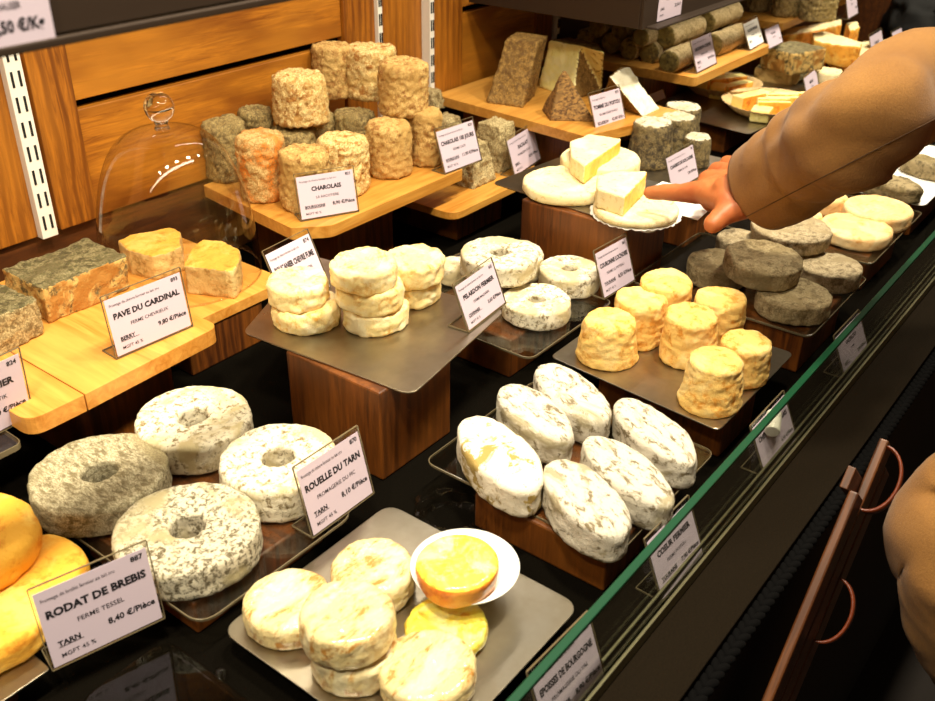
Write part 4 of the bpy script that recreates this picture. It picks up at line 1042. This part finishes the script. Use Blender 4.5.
wr_ = P(762, 186, .225)
DW = J(wr_)[2]
mid = P(709, 181, .208); rgm = P(718, 172, .208); pk = P(728, 164, .205)
chain(bm, [tip, k1, k2, kn, wr_], [.0092, .0112, .0122, .0165, .027])
chain(bm, [mid, P(734, 186, .214), wr_], [.0155, .021, .027])
chain(bm, [rgm, P(740, 180, .214), wr_], [.0145, .020, .027])
chain(bm, [pk, P(744, 174, .21), wr_], [.0125, .018, .025])
for m_, dx, dy in ((mid, -9, 14), (rgm, -7, 13), (pk, -5, 12)):
    jx, jy, _ = J(m_)
    a = P(jx+dx, jy+dy-4, m_.z-.022); b = P(jx+dx+10, jy+dy+10, m_.z-.045); c = P(jx+dx+20, jy+dy+8, m_.z-.040)
    chain(bm, [m_, a, b, c], [.0125, .011, .0098, .0085])
th = [PD(752, 200, DW-.004), PD(737, 207, DW-.012), PD(723, 215, DW-.018), PD(713, 224, DW-.022)]
chain(bm, th, [.021, .018, .0140, .0120])
chain(bm, [kn, PD(728, 202, DW-.006), th[0]], [.015, .018, .022])
chain(bm, [PD(728, 190, DW+.004), PD(747, 187, DW), wr_], [.020, .026, .028])
elbow = PD(915, 100, 1.12); shr = Vector((1.46, -.10, .44))
chain(bm, [wr_, PD(840, 140, (DW+1.12)/2), elbow, shr], [.027, .033, .042, .052])
# torso, neck, head, legs
hip = Vector((1.32, -.27, -.03)); chest = Vector((1.30, -.22, .30)); neck = Vector((1.28, -.19, .50)); shl = Vector((1.10, -.22, .43))
chain(bm, [hip, chest, neck], [.15, .15, .055]); chain(bm, [shl, Vector((1.28, -.19, .40)), shr], [.06, .11, .06])
lel = PD(960, 540, .91); lwr = PD(970, 640, .93)
LA = [shl, PD(987, 492, .945), PD(960, 572, .905), PD(977, 650, .93), Vector((.915, -.01, -.19))]
chain(bm, LA, [.052, .042, .038, .032, .027])
pd_ = (LA[4]-LA[3]).normalized(); sd_ = Vector((1, .2, 0)).normalized(); pm = LA[4]+pd_*.075
for s_, L_, r_ in ((-.030, .062, .0085), (-.010, .075, .0095), (.011, .072, .0095), (.031, .060, .009)):
    kk = pm+sd_*s_; chain(bm, [LA[4], kk], [.024, .0125]); chain(bm, [kk, kk+pd_*L_*.5+Vector((0, .006, 0)), kk+pd_*L_+Vector((0, .022, 0))], [.0115, r_*1.05, r_*.85])
tb = LA[4]+pd_*.03+sd_*-.022; chain(bm, [tb, tb+pd_*.035+sd_*-.022, tb+pd_*.065+sd_*-.026+Vector((0, .012, 0))], [.017, .0125, .0105])
for s in (-1, 1):
    hx = hip+Vector((s*.085, 0, -.02)); kx = hx+Vector((0, .01, -.42)); ft = Vector((kx.x, kx.y-.01, -.87))
    chain(bm, [hx, kx, ft], [.09, .06, .042]); chain(bm, [ft, ft+Vector((0, .13, -.045))], [.04, .03])
hd_ = Vector((1.27, -.13, .64))
chain(bm, [neck, hd_], [.052, .075]); chain(bm, [hd_+Vector((0, -.01, .045)), hd_+Vector((0, .025, -.05))], [.092, .055])
chain(bm, [hd_+Vector((0, .085, .01)), hd_+Vector((0, .105, -.02))], [.009, .014])
for s in (-1, 1): chain(bm, [hd_+Vector((s*.085, -.01, .02)), hd_+Vector((s*.085, -.008, -.02))], [.012, .009])
chain(bm, [hd_+Vector((-.02, .075, -.058)), hd_+Vector((.02, .075, -.058))], [.009, .009])
bm = remeshed(bm, .0032, True, 5)
for v in bm.verts:
    d = (v.co-wr_).length
    if d < .2: v.co += v.normal*.0006*noise.noise(v.co*180)
zf = min(v.co.z for v in bm.verts)
for v in bm.verts:
    v.co -= pe.location
body = link('body', bm, M['skin'], pe); tag(body, 'bare right hand with index finger stretched out')
bm = bmesh.new()
g = bmesh.ops.create_uvsphere(bm, u_segments=40, v_segments=26, radius=1)['verts']
for v in g:
    co = v.co.copy(); v.co = Vector((co.x*.100, co.y*.110-.015, co.z*.112+.045))+co*.006*noise.noise(co*9)
bmesh.ops.delete(bm, geom=[v for v in bm.verts if v.co.y > .055 and v.co.z < .085], context='VERTS')
link('hair', bm, M['hair'], pe, hd_-pe.location)
bm = bmesh.new()
for s in (-1, 1):
    g = bmesh.ops.create_uvsphere(bm, u_segments=12, v_segments=8, radius=.010)['verts']
    for v in g: v.co += Vector((s*.033, .088, .012))
link('eyes', bm, M['white_plastic'], pe, hd_-pe.location)
# coat: sleeves and body as one lofted garment each
def sleeve(bm, path, rads, folds, seed, N=110, sub=14, ell=.9):
    P_ = [Vector(p) for p in path]; pts = []; rr = []
    for i_ in range(len(P_)-1):
        p0 = P_[max(i_-1, 0)]; p1 = P_[i_]; p2 = P_[i_+1]; p3 = P_[min(i_+2, len(P_)-1)]
        for j in range(sub):
            t = j/sub; pts.append(.5*((2*p1)+(-p0+p2)*t+(2*p0-5*p1+4*p2-p3)*t*t+(-p0+3*p1-3*p2+p3)*t**3)); rr.append(rads[i_]*(1-t)+rads[i_+1]*t)
    pts.append(P_[-1]); rr.append(rads[-1]); rows = []; ref = Vector((0, 0, 1))
    for k in range(len(pts)):
        z = (pts[min(k+1, len(pts)-1)]-pts[max(k-1, 0)]).normalized(); x = (ref-z*ref.dot(z)).normalized(); y = z.cross(x); row = []
        for i_ in range(N):
            a = 2*math.pi*i_/N; s = k/len(pts)
            q = noise.noise(Vector((s*9+math.sin(a)*.9, math.cos(a)*1.4, seed)))*folds + folds*.5*noise.noise(Vector((s*22+a*.3, math.cos(a)*2, seed+5)))
            q += folds*.55*math.sin(s*60+2.2*math.sin(a+.6)+3*noise.noise(Vector((s*6, math.cos(a), seed))))*max(0, min(1, (s-.08)*6))*max(0, .5+.5*math.cos(a-.9))
            r = rr[k]+q*min(1, s*6+.05)
            row.append(bm.verts.new(pts[k]+x*math.cos(a)*r+y*math.sin(a)*r*ell))
        rows.append(row)
    rc = [[v.co.copy() for v in row] for row in rows]
    # cuff turned inwards at the first ring
    z = (pts[1]-pts[0]).normalized(); inner = [bm.verts.new(pts[0]+(v.co-pts[0])*.9+z*.002) for v in rows[0]]; deep = [bm.verts.new(pts[0]+(v.co-pts[0])*.86+z*.03) for v in rows[0]]
    rows = [deep, inner]+rows
    for A, B in zip(rows, rows[1:]):
        for i_ in range(N): bm.faces.new((A[i_], A[(i_+1) % N], B[(i_+1) % N], B[i_]))
    return pts, rr, rc
bm = bmesh.new()
cuffc = PD(763, 187, DW-.005)
spath = [cuffc, PD(808, 158, DW-.08), PD(868, 123, DW-.19), PD(945, 86, 1.09), shr+Vector((-.04, .0, -.02)), Vector((1.36, -.19, .37))]
srad = [.057, .060, .062, .064, .085, .09]
sp, sr, srows = sleeve(bm, spath, srad, .007, 3)
# stitched seam that follows the cloth on the side seen from the shop
seam = []
for k in range(0, 50):
    row = srows[k]; hit = None
    for i_ in range(len(row)):
        A_, B_ = row[i_], row[(i_+1) % len(row)]
        if (CAM-sp[k]).dot(A_-sp[k]) < 0: continue
        qa, qb = J(A_), J(B_); fa = qa[1]-(206-(qa[0]-767)*.518); fb = qb[1]-(206-(qb[0]-767)*.518)
        if fa*fb <= 0 and fa != fb: hit = (A_.lerp(B_, fa/(fa-fb)), (A_-sp[k]).normalized())
    if hit: seam.append(hit)
for v in bm.verts: v.co -= pe.location
o = link('coat_sleeve', bm, M['coat'], pe); o['label'] = 'camel sleeve reaching over the counter'
bm = bmesh.new(); pv = None
for (c, nn), (c2_, _n) in zip(seam, seam[1:]):
    z = (c2_-c).normalized(); y = z.cross(nn)
    cur = [bm.verts.new(c+w_-pe.location) for w_ in (nn*.0007, y*.0006, -nn*.001, -y*.0006)]
    if pv:
        for q_ in range(4): bm.faces.new((pv[q_], pv[(q_+1) % 4], cur[(q_+1) % 4], cur[q_]))
    pv = cur
link('sleeve_seam', bm, M['seam'], o)
bm = bmesh.new()
lpath = [Vector((.914, -.008, -.165)), PD(976, 650, .93), PD(956, 572, .90), PD(985, 492, .94), shl+Vector((0, 0, -.03)), Vector((1.16, -.2, .38))]
sleeve(bm, lpath, [.042, .050, .053, .06, .08, .09], .006, 8)
for v in bm.verts: v.co -= pe.location
o = link('coat_sleeve', bm, M['coat'], pe); o['label'] = 'left coat sleeve bent at the elbow'
bm = bmesh.new(); rows = []; N = 90
for k in range(50):
    t = k/49; z = .47-1.0*t; cx_ = 1.28+.04*t; cy_ = -.22-.05*t
    rx = (.05+.18*min(1, t*7)**.6)+.05*max(0, t-.4); ry = (.06+.10*min(1, t*6)**.7)+.05*max(0, t-.4)
    row = []
    for i_ in range(N):
        a = 2*math.pi*i_/N; f = 1+.05*max(0, t-.2)*math.sin(a*7+2*math.sin(a))+.03*noise.noise(Vector((math.cos(a), math.sin(a), t*3))*2)
        row.append(bm.verts.new(Vector((cx_+rx*f*math.cos(a), cy_+ry*f*math.sin(a), z))-pe.location))
    rows.append(row)
for A, B in zip(rows, rows[1:]):
    for i_ in range(N): bm.faces.new((A[i_], A[(i_+1) % N], B[(i_+1) % N], B[i_]))
link('coat', bm, M['coat'], pe)
bm = bmesh.new()
for s in (-1, 1): chain(bm, [Vector((1.32+s*.085, -.27, -.35))-pe.location, Vector((1.32+s*.085, -.27, -.84))-pe.location], [.095, .07])
link('trousers', bm, M['trouser'], pe)
# ------------------------------------------------------------------ lights
w = bpy.data.worlds.new('world'); SC.world = w; w.use_nodes = True
w.node_tree.nodes['Background'].inputs[0].default_value = (1.0, .74, .48, 1); w.node_tree.nodes['Background'].inputs[1].default_value = .07
def area(x, y, z, sx, sy, power, col=(1, .86, .66), tx=None, ty=None, tz=0, spread=150):
    l = bpy.data.lights.new('ceiling_or_fill_lamp', 'AREA'); l.shape = 'RECTANGLE'; l.size = sx; l.size_y = sy; l.energy = power; l.color = col; l.spread = R(spread)
    o = bpy.data.objects.new('ceiling_or_fill_lamp', l); COL.objects.link(o); o.location = (x, y, z)
    if tx is None: tx, ty = x, y+.25
    d = Vector((tx-x, ty-y, tz-z)); o.rotation_euler = d.to_track_quat('-Z', 'Y').to_euler()
for x in (-.3, .15, .62, 1.1, 1.65, 2.3, 2.9): area(x, .26, 1.34, .12, .08, 7.2, (1, .90, .69), x+.05, .62, 0, 110)
area(1.35, 1.02, 1.0, .9, .05, 1.6, (1, .93, .82), 1.35, .6, 0, 150)  # unseen strip high near the back wall, mirrored white in the steel trays
area(.40, .74, .505, .9, .03, 1.7, (1, .88, .62), .40, .88, 0, 150)  # added fill strip below the hanging shelf, brightens the pave board and dome
area(2.1, .84, .285, .9, .03, .6, (1, .88, .70), 2.1, .80, 0, 150)  # added fill strip below the display box, brightens the log cheeses
